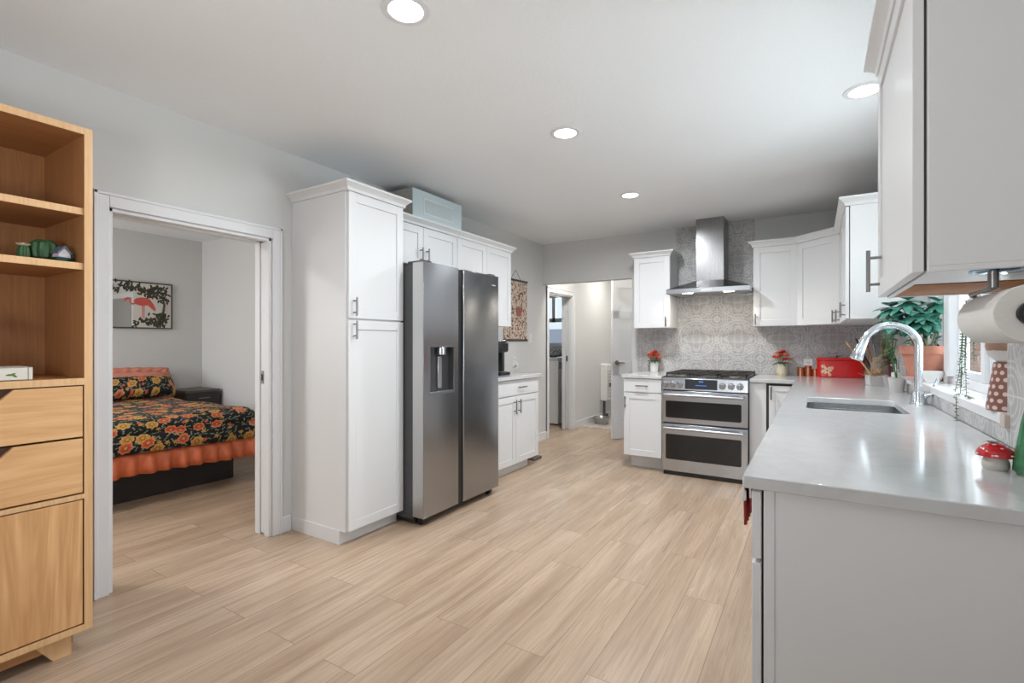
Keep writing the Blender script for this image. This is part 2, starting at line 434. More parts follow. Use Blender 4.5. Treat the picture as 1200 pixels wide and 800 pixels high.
# ------------------------------------------------------------------ setting
XL, XR, YB, ZC = -2.90, 0.50, 5.42, 2.44
DZ = 1.865         # head of the two door openings
B0Y, B1Y = 0.990, 1.825      # bedroom opening
L0Y, L1Y = 5.575, 6.300      # laundry opening
struct(B().box(-6.6, 0.9, -2.9, 9.0, -0.1, 0).build('floor', FLOORM, smooth=False))
struct(B().box(-6.6, 0.9, -2.9, 9.0, ZC, ZC+0.1).build('ceiling', CEILP, smooth=False))
wl = B()
for y0, y1, z0, z1 in ((-2.9, B0Y, 0, ZC), (B0Y, B1Y, DZ, ZC), (B1Y, L0Y, 0, ZC), (L0Y, L1Y, DZ, ZC), (L1Y, 8.15, 0, ZC)):
    wl.box(XL-0.15, XL, y0, y1, z0, z1)
struct(wl.build('wall_left', WALLP, smooth=False))
OPX = -1.756
wbk = B().box(XL, OPX, YB, YB+0.12, 1.945, ZC).box(OPX, XR+0.16, YB, YB+0.12, 0, ZC)
wback = struct(wbk.build('wall_back', WALLP, smooth=False))
WY0, WY1, WZ0, WZ1 = 2.035, 3.95, 0.975, 2.05
wr = B().box(XR, XR+0.16, -2.9, -2.5, 0, ZC).box(XR, XR+0.16, -0.5, WY0, 0, ZC).box(XR, XR+0.16, -2.5, -0.5, 0, 0.5).box(XR, XR+0.16, -2.5, -0.5, 2.15, ZC).box(XR, XR+0.16, WY1, YB, 0, ZC).box(XR, XR+0.16, WY0, WY1, 0, WZ0).box(XR, XR+0.16, WY0, WY1, WZ1, ZC)
wright = struct(wr.build('wall_right', WALLP, smooth=False))
wq = B().box(XL, -2.75, -2.95, -2.8, 0, ZC).box(-1.16, XR, -2.95, -2.8, 0, ZC).box(-2.75, -1.16, -2.95, -2.8, 0, 0.25).box(-2.75, -1.16, -2.95, -2.8, 2.32, ZC)
struct(wq.build('wall_rear', WALLP, smooth=False))
struct(B().box(OPX, OPX+0.1, YB+0.12, 8.0, 0, ZC).build('wall_hall', WALLP, smooth=False))
struct(B().box(XL, OPX+0.1, 8.0, 8.15, 0, ZC).build('wall_far', WALLP, smooth=False))
# bedroom shell
struct(B().box(-6.47, -6.35, -0.5, 3.1, 0, ZC).build('wall_bedroom_head', WALLP, smooth=False))
struct(B().box(-6.47, XL-0.15, 3.1, 3.2, 0, ZC).build('wall_bedroom_right', WALLP, smooth=False))
bw = B().box(-6.47, -6.20, -0.62, -0.5, 0, ZC).box(-4.70, XL-0.15, -0.62, -0.5, 0, ZC).box(-6.20, -4.70, -0.62, -0.5, 0, 0.8).box(-6.20, -4.70, -0.62, -0.5, 2.1, ZC)
struct(bw.build('wall_bedroom_left', WALLP, smooth=False))
# laundry shell
struct(B().box(-5.4, XL-0.15, 5.35, 5.45, 0, ZC).build('wall_laundry_near', WALLP, smooth=False))
struct(B().box(-5.4, -5.3, 5.45, 8.65, 0, ZC).build('wall_laundry_left', WALLP, smooth=False))
lw = B().box(-5.3, -4.9, 8.65, 8.77, 0, ZC).box(-3.8, XL-0.15, 8.65, 8.77, 0, ZC).box(-4.9, -3.8, 8.65, 8.77, 0, 1.16).box(-4.9, -3.8, 8.65, 8.77, 2.16, ZC)
struct(lw.build('wall_laundry_far', WALLP, smooth=False))
struct(B().box(XL-0.15, XL-0.05, 8.15, 8.65, 0, ZC).build('wall_laundry_right', WALLP, smooth=False))

# tile on the walls belongs to the walls
bs = B().box(-1.270, -0.512, YB-0.010, YB, 0.905, ZC)
bs.box(-1.690, -1.270, YB-0.010, YB, 0.905, 1.40).box(-0.512, XR, YB-0.010, YB, 0.905, 1.40)
bs.build('backsplash', TILEB, wback, smooth=False)
bs = B().box(XR-0.010, XR, 1.20, WY0-0.005, 0.905, 1.40).box(XR-0.010, XR, WY1+0.005, YB-0.010, 0.905, 1.40).box(XR-0.010, XR, WY0-0.005, WY1+0.005, 0.905, 0.963)
bs.build('backsplash', TILER, wright, smooth=False)

def make_hall_tile():
    m, nt, b, out = new_mat('hall_floor_tile')
    v = coords(nt, (1, 1, 1), (0, 0, PI/4)); ck = N(nt, 'ShaderNodeTexChecker'); ck.inputs['Scale'].default_value = 7.0
    nt.links.new(v, ck.inputs['Vector'])
    f = noise(nt, coords(nt), 12.0, 4.0)
    c = mixc(nt, ck.outputs['Fac'], (0.62, 0.60, 0.58), (0.45, 0.41, 0.38))
    nt.links.new(mixc(nt, M_(nt, 'MULTIPLY', f, 0.5), c, (0.58, 0.52, 0.46)), b.inputs['Base Color'])
    b.inputs['Roughness'].default_value = 0.35
    return m
struct(B().box(XL, OPX, 6.55, 8.0, 0, 0.006).build('floor_hall_tile', make_hall_tile(), smooth=False))

# casings, jambs, baseboards
def casing(name, y0, y1, z, x=XL, w=0.062, p=0.017, s=1):
    b_ = B()
    b_.box(x, x+p*s, y0-w, y0, 0, z+w+0.008).box(x, x+p*s, y1, y1+w, 0, z+w+0.008).box(x, x+p*s, y0, y1, z, z+w+0.008)
    b_.box(x, x+(p+0.006)*s, y0-w, y0-w+0.016, 0, z+w+0.008).box(x, x+(p+0.006)*s, y1+w-0.016, y1+w, 0, z+w+0.008).box(x, x+(p+0.006)*s, y0-w, y1+w, z+w-0.008, z+w+0.008)
    return struct(b_.build(name, TRIMW, bevel=0.003))
casing('trim_1', B0Y, B1Y, DZ)
casing('trim_2', L0Y, L1Y, DZ)
STRIKE = plain('strike_plate', (0.22, 0.21, 0.20), 0.35, 0.9)
def jamb(name, y0, y1, z, xa, xb):
    b_ = B(); mid = (xa+xb)/2
    for yy, q in ((y0, 1), (y1, -1)):
        e = sorted((yy, yy+0.018*q))
        b_.box(mid+0.024, xb, e[0], e[1], 0, z).box(xa, mid-0.024, e[0], e[1], 0, z)
    b_.box(mid+0.024, xb, y0, y1, z-0.018, z).box(xa, mid-0.024, y0, y1, z-0.018, z)
    return struct(b_.build(name, TRIMW, bevel=0.002))
jamb('trim_3', B0Y, B1Y, DZ, XL-0.15, XL)
jamb('trim_4', L0Y, L1Y, DZ, XL-0.15, XL)
for nm, y1 in (('door_1', B1Y), ('door_2', L1Y)):
    d = struct(B().box(XL-0.075-0.017, XL-0.075+0.017, y1-0.012, y1-0.002, 0.012, DZ-0.02).build(nm, TRIMW, bevel=0.002))
    B().box(XL-0.075-0.013, XL-0.075+0.013, y1-0.0155, y1-0.011, 0.955, 1.035).build('latch_plate', STRIKE, d, bevel=0.001)
    B().box(XL-0.075-0.006, XL-0.075+0.006, y1-0.018, y1-0.0145, 0.975, 1.015).build('latch_pull', CABD, d)
bb = B().box(XL, XL+0.014, B1Y+0.062, 1.955, 0, 0.10).box(XL, XL+0.014, 4.30, L0Y-0.062, 0, 0.10).box(XL, XL+0.014, L1Y+0.062, 8.0, 0, 0.10).box(XL, XL+0.014, -2.8, -0.12, 0, 0.10)
struct(bb.build('baseboard_left', TRIMW, bevel=0.004))
struct(B().box(-6.35, -6.336, -0.5, 3.1, 0, 0.10).box(-6.336, -3.06, 3.086, 3.1, 0, 0.10).build('baseboard_bedroom', TRIMW, bevel=0.004))
struct(B().box(OPX-0.014, OPX, 5.56, 8.0, 0, 0.10).box(XL+0.014, OPX-0.014, 7.986, 8.0, 0, 0.10).build('baseboard_hall', TRIMW, bevel=0.004))

# closet door on the bedroom side wall, seen in the mirror
GREYD = plain('grey_door_paint', (0.36, 0.36, 0.35), 0.5)
d3 = struct(B().box(-4.43, -3.80, 3.07, 3.1, 0.01, 1.86).build('door_3', GREYD, bevel=0.003))
B().box(-4.50, -4.43, 3.08, 3.1, 0, 1.93).box(-3.80, -3.73, 3.08, 3.1, 0, 1.93).box(-4.43, -3.80, 3.08, 3.1, 1.86, 1.93).build('door_casing', TRIMW, d3, bevel=0.003)

# ---- windows
def glass_mat():
    m = bpy.data.materials.new('window_glass'); m.use_nodes = True; nt = m.node_tree; nt.nodes.clear()
    o = N(nt, 'ShaderNodeOutputMaterial'); tr = N(nt, 'ShaderNodeBsdfTransparent'); gl = N(nt, 'ShaderNodeBsdfGlossy'); mx = N(nt, 'ShaderNodeMixShader'); fr = N(nt, 'ShaderNodeFresnel')
    tr.inputs[0].default_value = (0.95, 0.98, 0.98, 1); gl.inputs['Roughness'].default_value = 0.02; fr.inputs[0].default_value = 1.45
    nt.links.new(M_(nt, 'MULTIPLY', fr.outputs[0], 0.2), mx.inputs[0]); nt.links.new(tr.outputs[0], mx.inputs[1]); nt.links.new(gl.outputs[0], mx.inputs[2]); nt.links.new(mx.outputs[0], o.inputs[0])
    return m
GLASS = glass_mat()
FX0, FX1 = 0.60, 0.66
zA, zB = WZ0+0.065, WZ1-0.05
w1 = B().box(FX0, FX1, WY0, WY1, WZ0+0.024, zA).box(FX0, FX1, WY0, WY1, zB, WZ1)
w1.box(FX0, FX1, WY0, WY0+0.05, zA, zB).box(FX0, FX1, WY1-0.05, WY1, zA, zB).box(FX0, FX1, 2.77, 2.83, zA, zB).box(FX0-0.02, FX1, 3.30, 3.42, zA, zB)
win1 = struct(w1.build('window_1', TRIMW, bevel=0.004))
for a, b_ in ((WY0+0.05, 2.77), (2.83, 3.30), (3.42, WY1-0.05)):
    fr_ = B()
    fr_.box(0.615, 0.645, a, a+0.03, WZ0+0.1, WZ1-0.085).box(0.615, 0.645, b_-0.03, b_, WZ0+0.1, WZ1-0.085).box(0.615, 0.645, a, b_, WZ0+0.065, WZ0+0.1).box(0.615, 0.645, a, b_, WZ1-0.085, WZ1-0.05)
    sh = fr_.build('sash', TRIMW, win1, bevel=0.003)
    B().box(0.628, 0.632, a+0.03, b_-0.03, WZ0+0.1, WZ1-0.085).build('pane', GLASS, sh, smooth=False)
B().box(XR-0.022, FX0+0.005, WY0+0.012, WY1, 0.963, 0.999).build('sill', plain('sill_white', (0.80, 0.81, 0.82), 0.25, var=0.01), win1, bevel=0.004)
B().box(XR-0.023, XR+0.01, WY0-0.032, WY0+0.011, 0.958, 0.998).build('sill_end', plain('raw_sill_end', (0.55, 0.47, 0.40), 0.7), win1, bevel=0.002)
w2 = B()
for x0, x1 in ((-2.75, -2.68), (-1.23, -1.16)): w2.box(x0, x1, -2.9, -2.83, 0.25, 2.32)
w2.box(-2.68, -1.23, -2.9, -2.83, 0.25, 0.32).box(-2.68, -1.23, -2.9, -2.83, 2.25, 2.32)
struct(w2.build('window_rear_added', TRIMW, bevel=0.004))  # unseen rear window, added and sized for the light it lets in
w4 = B()
for y0, y1 in ((-2.5, -2.44), (-1.53, -1.47), (-0.56, -0.5)): w4.box(XR+0.04, XR+0.09, y0, y1, 0.5, 2.15)
w4.box(XR+0.04, XR+0.09, -2.5, -0.5, 0.5, 0.57).box(XR+0.04, XR+0.09, -2.5, -0.5, 2.08, 2.15)
struct(w4.build('window_side_added', TRIMW, bevel=0.004))  # unseen window added beside the camera to light the left side
w3 = B().box(-4.9, -4.84, 8.67, 8.74, 1.16, 2.16).box(-3.86, -3.8, 8.67, 8.74, 1.16, 2.16).box(-4.9, -3.8, 8.67, 8.74, 1.16, 1.22).box(-4.9, -3.8, 8.67, 8.74, 2.10, 2.16).box(-4.9, -3.8, 8.68, 8.73, 1.62, 1.70).box(-4.43, -4.36, 8.68, 8.73, 1.62, 2.10)
w3.box(-4.95, -3.75, 8.56, 8.67, 1.12, 1.16)
win3 = struct(w3.build('window_3', plain('window_trim_grey', (0.55, 0.55, 0.56), 0.5), bevel=0.003))
B().box(-4.84, -3.86, 8.702, 8.706, 1.22, 2.10).build('pane', GLASS, win3, smooth=False)

def brick_mat():
    m, nt, b, out = new_mat('orange_brick')
    br = N(nt, 'ShaderNodeTexBrick'); br.inputs['Scale'].default_value = 4.5
    br.inputs['Color1'].default_value = (0.70, 0.34, 0.20, 1); br.inputs['Color2'].default_value = (0.60, 0.27, 0.16, 1); br.inputs['Mortar'].default_value = (0.6, 0.52, 0.45, 1)
    nt.links.new(coords(nt, rot=(PI/2, 0, 0)), br.inputs['Vector']); nt.links.new(br.outputs['Color'], b.inputs['Base Color']); b.inputs['Roughness'].default_value = 0.9
    return m
nb = thing('brick_outbuilding', 'orange brick building outside the kitchen window', 'building', (2.9, 9.5, -0.4))
B().box(-1.55, 2.2, -1.5, 2.0, 0, 2.9).build('wall', brick_mat(), nb, smooth=False)
B().prism([(-1.8, 0), (1.9, 0), (0.05, 1.0)], lambda u, v, h: (h, u+0.25, 2.9+v), -1.75, 2.4).build('roof', plain('roof_shingle', (0.20, 0.18, 0.17), 0.9), nb, smooth=False)
lb = thing('neighbour_house', 'pale house seen through the laundry room window', 'building', (-7.5, 16.0, -0.4))
B().box(-3.5, 3.5, -1, 3, 0, 1.6).build('wall', plain('pale_siding', (0.80, 0.82, 0.88), 0.8), lb, smooth=False)
B().prism([(-1.3, 0), (3.3, 0), (1.0, 1.0)], lambda u, v, h: (h, u, 1.6+v*0.55), -3.8, 3.8).build('roof', plain('pale_roof', (0.55, 0.57, 0.65), 0.9), lb, smooth=False)
struct(B().box(-40, 40, -3.5, 60, -0.5, -0.4).build('ground', plain('pale_ground', (0.5, 0.48, 0.44), 0.95), smooth=False))

# ------------------------------------------------------------------ cabinets
DT = 0.020
def shaker(parent, name, x0, x1, z0, z1, y=0.0, rail=0.057, slab=False, mat=CABW):
    """door front facing local -Y, back at y"""
    b_ = B()
    if slab: b_.box(x0, x1, y-DT, y, z0, z1)
    else:
        b_.box(x0, x0+rail, y-DT, y, z0, z1).box(x1-rail, x1, y-DT, y, z0, z1)
        b_.box(x0+rail, x1-rail, y-DT, y, z0, z0+rail).box(x0+rail, x1-rail, y-DT, y, z1-rail, z1)
        b_.box(x0+rail, x1-rail, y-DT+0.007, y-0.002, z0+rail, z1-rail)
    return b_.build(name, mat, parent, bevel=0.0018)
def bar_handle(parent, c, L, vertical=True, y=-DT, r=0.006, off=0.030):
    x, z = c; b_ = B()
    if vertical:
        b_.tube([(x, y-off, z-L/2), (x, y-off, z+L/2)], r)
        for q in (-0.32, 0.32): b_.tube([(x, y+0.001, z+q*L), (x, y-off, z+q*L)], r*0.8)
    else:
        b_.tube([(x-L/2, y-off, z), (x+L/2, y-off, z)], r)
        for q in (-0.32, 0.32): b_.tube([(x+q*L, y+0.001, z), (x+q*L, y-off, z)], r*0.8)
    return b_.build('handle', NICKEL, parent)
CROWN = [(0, 0), (0.008, 0), (0.012, 0.018), (0.03, 0.036), (0.04, 0.042), (0.04, 0.055), (0, 0.055)]
def crown(parent, pts, z, side=1):
    return B().sweep(pts, [(o, z+h) for o, h in CROWN], side).build('crown_molding', CABW, parent, ang=20)
def cab_body(parent, w, d, z0, z1):
    return B().box(0, w, 0.001, d, z0, z1).build('body', CABW, parent, bevel=0.0015)
def toe(parent, w, d, h=0.10, rec=0.055):
    return B().box(0.0, w, rec, d, 0, h).build('toe_kick', CABW, parent, bevel=0.001)
RZ = {'px': PI/2, 'nx': -PI/2, 'ny': 0.0}   # which way the front looks

# pantry
t = thing('pantry_cabinet', 'tall white two-door pantry cabinet left of the refrigerator', 'cabinet', (-2.38, 1.965, 0), RZ['px'])
Wp = 0.466
body = B().box(0, Wp, 0.001, 0.518, 0.08, 2.12).build('body', CABW, t, bevel=0.0015)
B().box(-0.006, Wp, 0.048, 0.518, 0, 0.085).build('toe_kick', CABW, t, bevel=0.001)
for z0, z1, hz in ((0.085, 1.350, 1.290), (1.360, 2.118, 1.430)):
    dd = shaker(t, 'door', 0.010, Wp-0.004, z0, z1)
    bar_handle(dd, (0.045, hz), 0.11)
crown(t, [(0, 0.518), (0, -DT), (Wp, -DT), (Wp, 0.518)], 2.12, 1)

# wall cabinets above the refrigerator
def wall_cab(name, label, loc, rz, w, d, z0, z1, doors, hz=None, hpos=None, L=0.11, group=None):
    t = thing(name, label, 'cabinet', loc, rz, group)
    cab_body(t, w, d, z0, z1)
    n = doors; dw = w/n
    for i in range(n):
        dd = shaker(t, 'door', i*dw+0.002, (i+1)*dw-0.002, z0+0.002, z1-0.002)
        if hpos is not None:
            hx = hpos[i]
            bar_handle(dd, (hx, hz), L)
    return t
ux = -2.59
t = wall_cab('wall_cabinet', 'short white two-door wall cabinet directly above the refrigerator', (ux, 2.44, 0), RZ['px'], 0.843, 0.308, 1.80, 2.105, 2, 1.885, (0.385, 0.455), 0.11)
crown(t, [(0.0, -DT), (0.843, -DT)], 2.105, 1)
t = wall_cab('wall_cabinet', 'white two-door wall cabinet above the coffee maker, beside the hanging scroll', (ux, 3.286, 0), RZ['px'], 0.860, 0.308, 1.372, 2.105, 2, 1.46, (0.40, 0.46), 0.11)
crown(t, [(0, -DT), (0.860, -DT), (0.860, 0.308)], 2.105, 1)

# base cabinet at left wall
t = thing('base_cabinet', 'white base cabinet with drawer and two doors right of the refrigerator', 'cabinet', (-2.38, 3.44, 0), RZ['px'])
wB = 0.888
cab_body(t, wB, 0.518, 0.09, 0.874); toe(t, wB-0.10, 0.518, 0.095, 0.05)
dr = shaker(t, 'drawer', 0.02, wB-0.003, 0.728, 0.868, slab=True); bar_handle(dr, (0.54, 0.800), 0.13, False)
for x0, x1, hx in ((0.02, 0.452, 0.415), (0.456, wB-0.003, 0.492)):
    dd = shaker(t, 'door', x0, x1, 0.094, 0.718); bar_handle(dd, (hx, 0.625), 0.13)
B().box(-2.888, -2.335, 3.40, 4.345, 0.875, 0.908).build('countertop', QUARTZ, bevel=0.003)
tag(bpy.data.objects['countertop'], 'short white quartz countertop under the coffee maker', 'countertop')

# base cabinet left of range
yF = 4.65
t = thing('base_cabinet', 'white base cabinet with one drawer and one door, left of the range', 'cabinet', (-1.585, yF, 0), 0)
wB = 0.368
cab_body(t, wB, 0.75, 0.13, 0.874); B().box(0.03, wB, 0.12, 0.75, 0, 0.135).build('toe_kick', CABW, t, bevel=0.001)
dr = shaker(t, 'drawer', 0.003, wB-0.003, 0.742, 0.870, slab=True); bar_handle(dr, (0.185, 0.805), 0.12, False)
dd = shaker(t, 'door', 0.003, wB-0.003, 0.133, 0.734); bar_handle(dd, (0.022, 0.645), 0.11)
tag(B().box(-1.60, -1.214, yF-0.035, YB-0.012, 0.875, 0.905).build('countertop', QUARTZ, bevel=0.003), 'small white quartz countertop between the hall opening and the range', 'countertop')

# wall cabinet left of hood
t = wall_cab('wall_cabinet', 'narrow white one-door wall cabinet left of the range hood', (-1.625, 5.092, 0), 0, 0.373, 0.317, 1.367, 2.10, 1, 1.43, (0.335,), 0.10)
crown(t, [(0, 0.317), (0, -DT), (0.373, -DT), (0.373, 0.317)], 2.10, 1)
# right of hood
t = wall_cab('wall_cabinet', 'white one-door wall cabinet right of the range hood', (-0.492, 5.092, 0), 0, 0.362, 0.317, 1.367, 2.10, 1, 1.43, (0.022,), 0.10)
crown(t, [(0, 0.317), (0, -DT), (0.362, -DT)], 2.10, 1)
# diagonal corner cabinet
t = thing('corner_wall_cabinet', 'white diagonal corner wall cabinet above the red bread box', 'cabinet', (-0.128, 5.092, 0), 0)
A_ = Vector((0.001, 0.0)); C_ = Vector((0.318, -0.302))
B().prism([(0.001, 0.317), A_[:], C_[:], (0.616, -0.302), (0.616, 0.317)], lambda u, v, h: (u, v, h), 1.367, 2.10).build('body', CABW, t, bevel=0.0015)
dv = (C_-A_); Ld = dv.length
dd = shaker(t, 'door', 0.006, Ld-0.012, 1.369, 2.098)
dd.location = (A_.x, A_.y, 0); dd.rotation_euler = (0, 0, math.atan2(dv.y, dv.x))
h = bar_handle(dd, (Ld-0.05, 1.43), 0.10)
nrm = Vector((dv.y, -dv.x)).normalized()*DT
crown(t, [(A_+nrm)[:], (C_+nrm)[:]], 2.10, 1)
# right-wall cabinet by the window
t = thing('wall_cabinet', 'white wall cabinet with plain side beside the potted plant, far side of the window', 'cabinet', (0.192, 4.788, 0), RZ['nx'])
wB = 0.938
cab_body(t, wB, 0.306, 1.367, 2.10)
for i in range(2):
    dd = shaker(t, 'door', i*wB/2+0.003, (i+1)*wB/2-0.006, 1.369, 2.098, y=-0.003); bar_handle(dd, (0.05 if i == 0 else wB-0.05, 1.43), 0.10)
crown(t, [(0, -DT), (wB, -DT), (wB, 0.306)], 2.10, 1)
# near wall cabinet
t = thing('wall_cabinet', 'large close white wall cabinet above the paper towel roll', 'cabinet', (0.202, 2.035, 0), RZ['nx'])
wB = 0.697
B().box(0, wB, 0.001, 0.296, 1.372, 2.10).box(0, 0.014, 0.001, 0.296, 1.360, 1.372).box(wB-0.016, wB, 0.001, 0.296, 1.360, 1.372).box(0.014, wB-0.016, 0.001, 0.016, 1.360, 1.372).build('body', CABW, t, bevel=0.0012)
B().box(0.014, 0.345, 0.018, 0.29, 1.3645, 1.371).build('underside_panel', UNDERW, t)['label'] = 'bare brown wood panel'
B().box(0.355, wB-0.018, 0.018, 0.29, 1.3665, 1.371).build('underside_board', CABW, t)
dd = shaker(t, 'door', 0.0, wB-0.018, 1.362, 2.098, y=-0.0035)
bar_handle(dd, (0.055, 1.445), 0.135, off=0.034)
B().box(0.003, wB-0.022, -0.0034, 0.0008, 1.366, 2.094).build('door_gap_shade', CABD, t)  # gap behind the door, its shade put in as a dark sheet
crown(t, [(0, 0.296), (0, -DT), (wB, -DT), (wB, 0.296)], 2.10, 1)

# ---- right run of base cabinets
xF = -0.103
t = thing('base_cabinet', 'close white base cabinet with plain side panel in the right foreground', 'cabinet', (xF, 1.890, 0), RZ['nx'])
wB = 0.615
B().box(0, wB-0.018, 0.001, 0.59, 0.10, 0.874).build('body', CABW, t)
B().box(wB-0.018, wB-0.004, 0.0015, 0.59, 0.0, 0.874).build('side_panel', CABW, t, bevel=0.001)
B().box(wB-0.004, wB, 0.0015, 0.024, 0.0, 0.874).build('corner_batten', CABW, t, bevel=0.001)
B().box(0, wB-0.018, 0.06, 0.59, 0, 0.10).build('toe_kick', CABW, t)
dr = shaker(t, 'drawer', 0.004, wB-0.006, 0.705, 0.862, y=-0.004, slab=True)
bar_handle(dr, (0.30, 0.832), 0.32, False, off=0.034)
dd = shaker(t, 'door', 0.004, wB-0.006, 0.105, 0.695, y=-0.004); bar_handle(dd, (0.05, 0.61), 0.12)
B().box(0.006, wB-0.022, -0.0039, 0.0009, 0.11, 0.858).build('door_gap_shade', CABD, t)  # dark sheet stands in for the shade of the door gap
t = thing('dishwasher', 'stainless dishwasher front under the long counter beside the sink', 'dishwasher', (xF, 2.495, 0), RZ['nx'])
B().box(0.004, 0.600, 0.001, 0.57, 0.05, 0.872).build('body', FCASE, t)
dd = B().box(0.004, 0.600, -0.024, 0, 0.10, 0.868).build('door', STEEL, t, bevel=0.003)
B().tube([(0.06, -0.06, 0.80), (0.545, -0.06, 0.80)], 0.01).tube([(0.08, -0.02, 0.80), (0.08, -0.06, 0.80)], 0.007).tube([(0.525, -0.02, 0.80), (0.525, -0.06, 0.80)], 0.007).build('handle', STEEL, dd)
B().box(0.01, 0.594, 0.05, 0.5, 0, 0.05).build('toe_kick', BLACKP, t)
t = thing('sink_base_cabinet', 'white two-door sink base cabinet under the undermount sink', 'cabinet', (xF, 3.500, 0), RZ['nx'])
wB = 1.003
B().box(0, 0.018, 0.001, 0.59, 0.10, 0.874).box(wB-0.018, wB, 0.001, 0.59, 0.10, 0.874).box(0.018, wB-0.018, 0.001, 0.59, 0.10, 0.118).box(0.018, wB-0.018, 0.001, 0.02, 0.118, 0.874).build('body', CABW, t)
toe(t, wB, 0.59)
for i in range(2):
    dd = shaker(t, 'door', i*wB/2+0.003, (i+1)*wB/2-0.003, 0.105, 0.862); bar_handle(dd, (wB/2+(-0.045 if i == 0 else 0.045), 0.76), 0.12)
t = thing('base_cabinet', 'white base cabinet between the sink cabinet and the back corner', 'cabinet', (xF, 4.648, 0), RZ['nx'])
wB = 1.145
cab_body(t, wB, 0.59, 0.10, 0.874); toe(t, wB, 0.59)
dd = shaker(t, 'door', 0.30, 0.72, 0.105, 0.862); bar_handle(dd, (0.67, 0.76), 0.12)
dd = shaker(t, 'door', 0.725, wB-0.003, 0.105, 0.862); bar_handle(dd, (0.775, 0.76), 0.12)
t = thing('corner_base_cabinet', 'white corner base cabinet with narrow door, right of the range', 'cabinet', (-0.482, 4.695, 0), 0)
B().box(0, 0.97, 0.001, 0.70, 0.10, 0.874).build('body', CABW, t); B().box(0, 0.36, 0.08, 0.6, 0, 0.10).build('toe_kick', CABW, t)
B().box(0.0, 0.128, -0.012, 0, 0.10, 0.872).build('filler_panel', CABW, t, bevel=0.001)
dd = shaker(t, 'door', 0.150, 0.352, 0.105, 0.850, y=0.0, rail=0.045); bar_handle(dd, (0.168, 0.79), 0.11)
B().box(0.129, 0.360, -0.003, 0.0005, 0.10, 0.868).build('door_gap_shade', CABD, t)  # shade of the gap beside the door, made as a dark sheet

# ---- main countertop with sink cut-out
ct = B().prism([(-0.142, 1.25), (XR-0.012, 1.25), (XR-0.012, YB-0.012), (-0.478, YB-0.012), (-0.478, 4.655), (-0.142, 4.655)], lambda u, v, h: (u, v, h), 0.875, 0.905).build('countertop', QUARTZ)
SX0, SX1, SY0, SY1 = -0.036, 0.352, 2.685, 3.265
def rrect(x0, x1, y0, y1, r, n=6):
    pts = []
    for cx, cy, a0 in ((x1-r, y1-r, 0), (x0+r, y1-r, PI/2), (x0+r, y0+r, PI), (x1-r, y0+r, 3*PI/2)):
        for k in range(n+1): a = a0+PI/2*k/n; pts.append((cx+r*math.cos(a), cy+r*math.sin(a)))
    return pts
cut(ct, B().prism(rrect(SX0, SX1, SY0, SY1, 0.045), lambda u, v, h: (u, v, h), 0.85, 0.93))
bv = ct.modifiers.new('bevel', 'BEVEL'); bv.width = 0.003; bv.segments = 2; bv.limit_method = 'ANGLE'; bv.angle_limit = math.radians(50)
tag(ct, 'long L-shaped white quartz countertop holding the sink', 'countertop')
SINKM = brushed('sink_steel', (0.55, 0.56, 0.57), 0.25, 0)
sk = thing('kitchen_sink', 'undermount stainless steel sink set in the long countertop', 'sink', ((SX0+SX1)/2, (SY0+SY1)/2, 0.685))
b_ = B(); g = 0.004
cxs, cys = (SX0+SX1)/2, (SY0+SY1)/2
def loop(x0, x1, y0, y1, r, z): return [b_.bm.verts.new((x-cxs, y-cys, z-0.685)) for x, y in rrect(x0, x1, y0, y1, r)]
L0 = loop(SX0-0.012, SX1+0.012, SY0-0.012, SY1+0.012, 0.055, 0.8745); L1 = loop(SX0-g, SX1+g, SY0-g, SY1+g, 0.047, 0.8745)
L2 = loop(SX0-g, SX1+g, SY0-g, SY1+g, 0.047, 0.72); L3 = loop(SX0+0.02, SX1-0.02, SY0+0.02, SY1-0.02, 0.04, 0.697)
M0 = loop(SX0-0.012, SX1+0.012, SY0-0.012, SY1+0.012, 0.055, 0.690)
n = len(L0)
for a, c in ((L0, L1), (L1, L2), (L2, L3), (M0, L0)):
    for i in range(n): b_.bm.faces.new((a[i], a[(i+1) % n], c[(i+1) % n], c[i]))
b_.bm.faces.new(L3); b_.bm.faces.new(M0[::-1])
b_.build('basin', SINKM, sk)
B().lathe([(0.0, 0.0125), (0.042, 0.0125), (0.045, 0.015), (0.03, 0.0165), (0.0, 0.0165)], (0.05, 0.0)).build('drain', CHROME, sk)

# faucet
fc = thing('kitchen_faucet', 'tall chrome pull-down gooseneck faucet behind the sink', 'faucet', (0.437, 3.13, 0.905))
B().lathe([(0, 0), (0.040, 0), (0.040, 0.006), (0.034, 0.012), (0.030, 0.05), (0.028, 0.066), (0, 0.066)], n=28).build('base', CHROME, fc)
pts = [(0, 0, 0.06), (0, 0, 0.20), (0, 0, 0.285)]
R_ = 0.112
for k in range(1, 31):
    a = PI*k/30*0.90
    pts.append((-R_+R_*math.cos(a), 0, 0.285+R_*math.sin(a)))
B().tube(pts, 0.0175, 32).build('spout', CHROME, fc)
e = Vector(pts[-1]); dirv = (Vector(pts[-1])-Vector(pts[-2])).normalized()
B().tube([e-dirv*0.004, e+dirv*0.02, e+dirv*0.06, e+dirv*0.098, e+dirv*0.108], [0.019, 0.0205, 0.025, 0.031, 0.029], 32).build('spray_head', CHROME, fc)
B().tube([(0.018, -0.012, 0.045), (0.046, -0.018, 0.055), (0.064, -0.022, 0.115), (0.068, -0.022, 0.135)], [0.013, 0.011, 0.009, 0.008], 14).build('lever_handle', CHROME, fc)

# ------------------------------------------------------------------ refrigerator
fr = thing('refrigerator', 'stainless side-by-side refrigerator with water dispenser', 'refrigerator', (-2.177, 2.424, 0), PI/2)
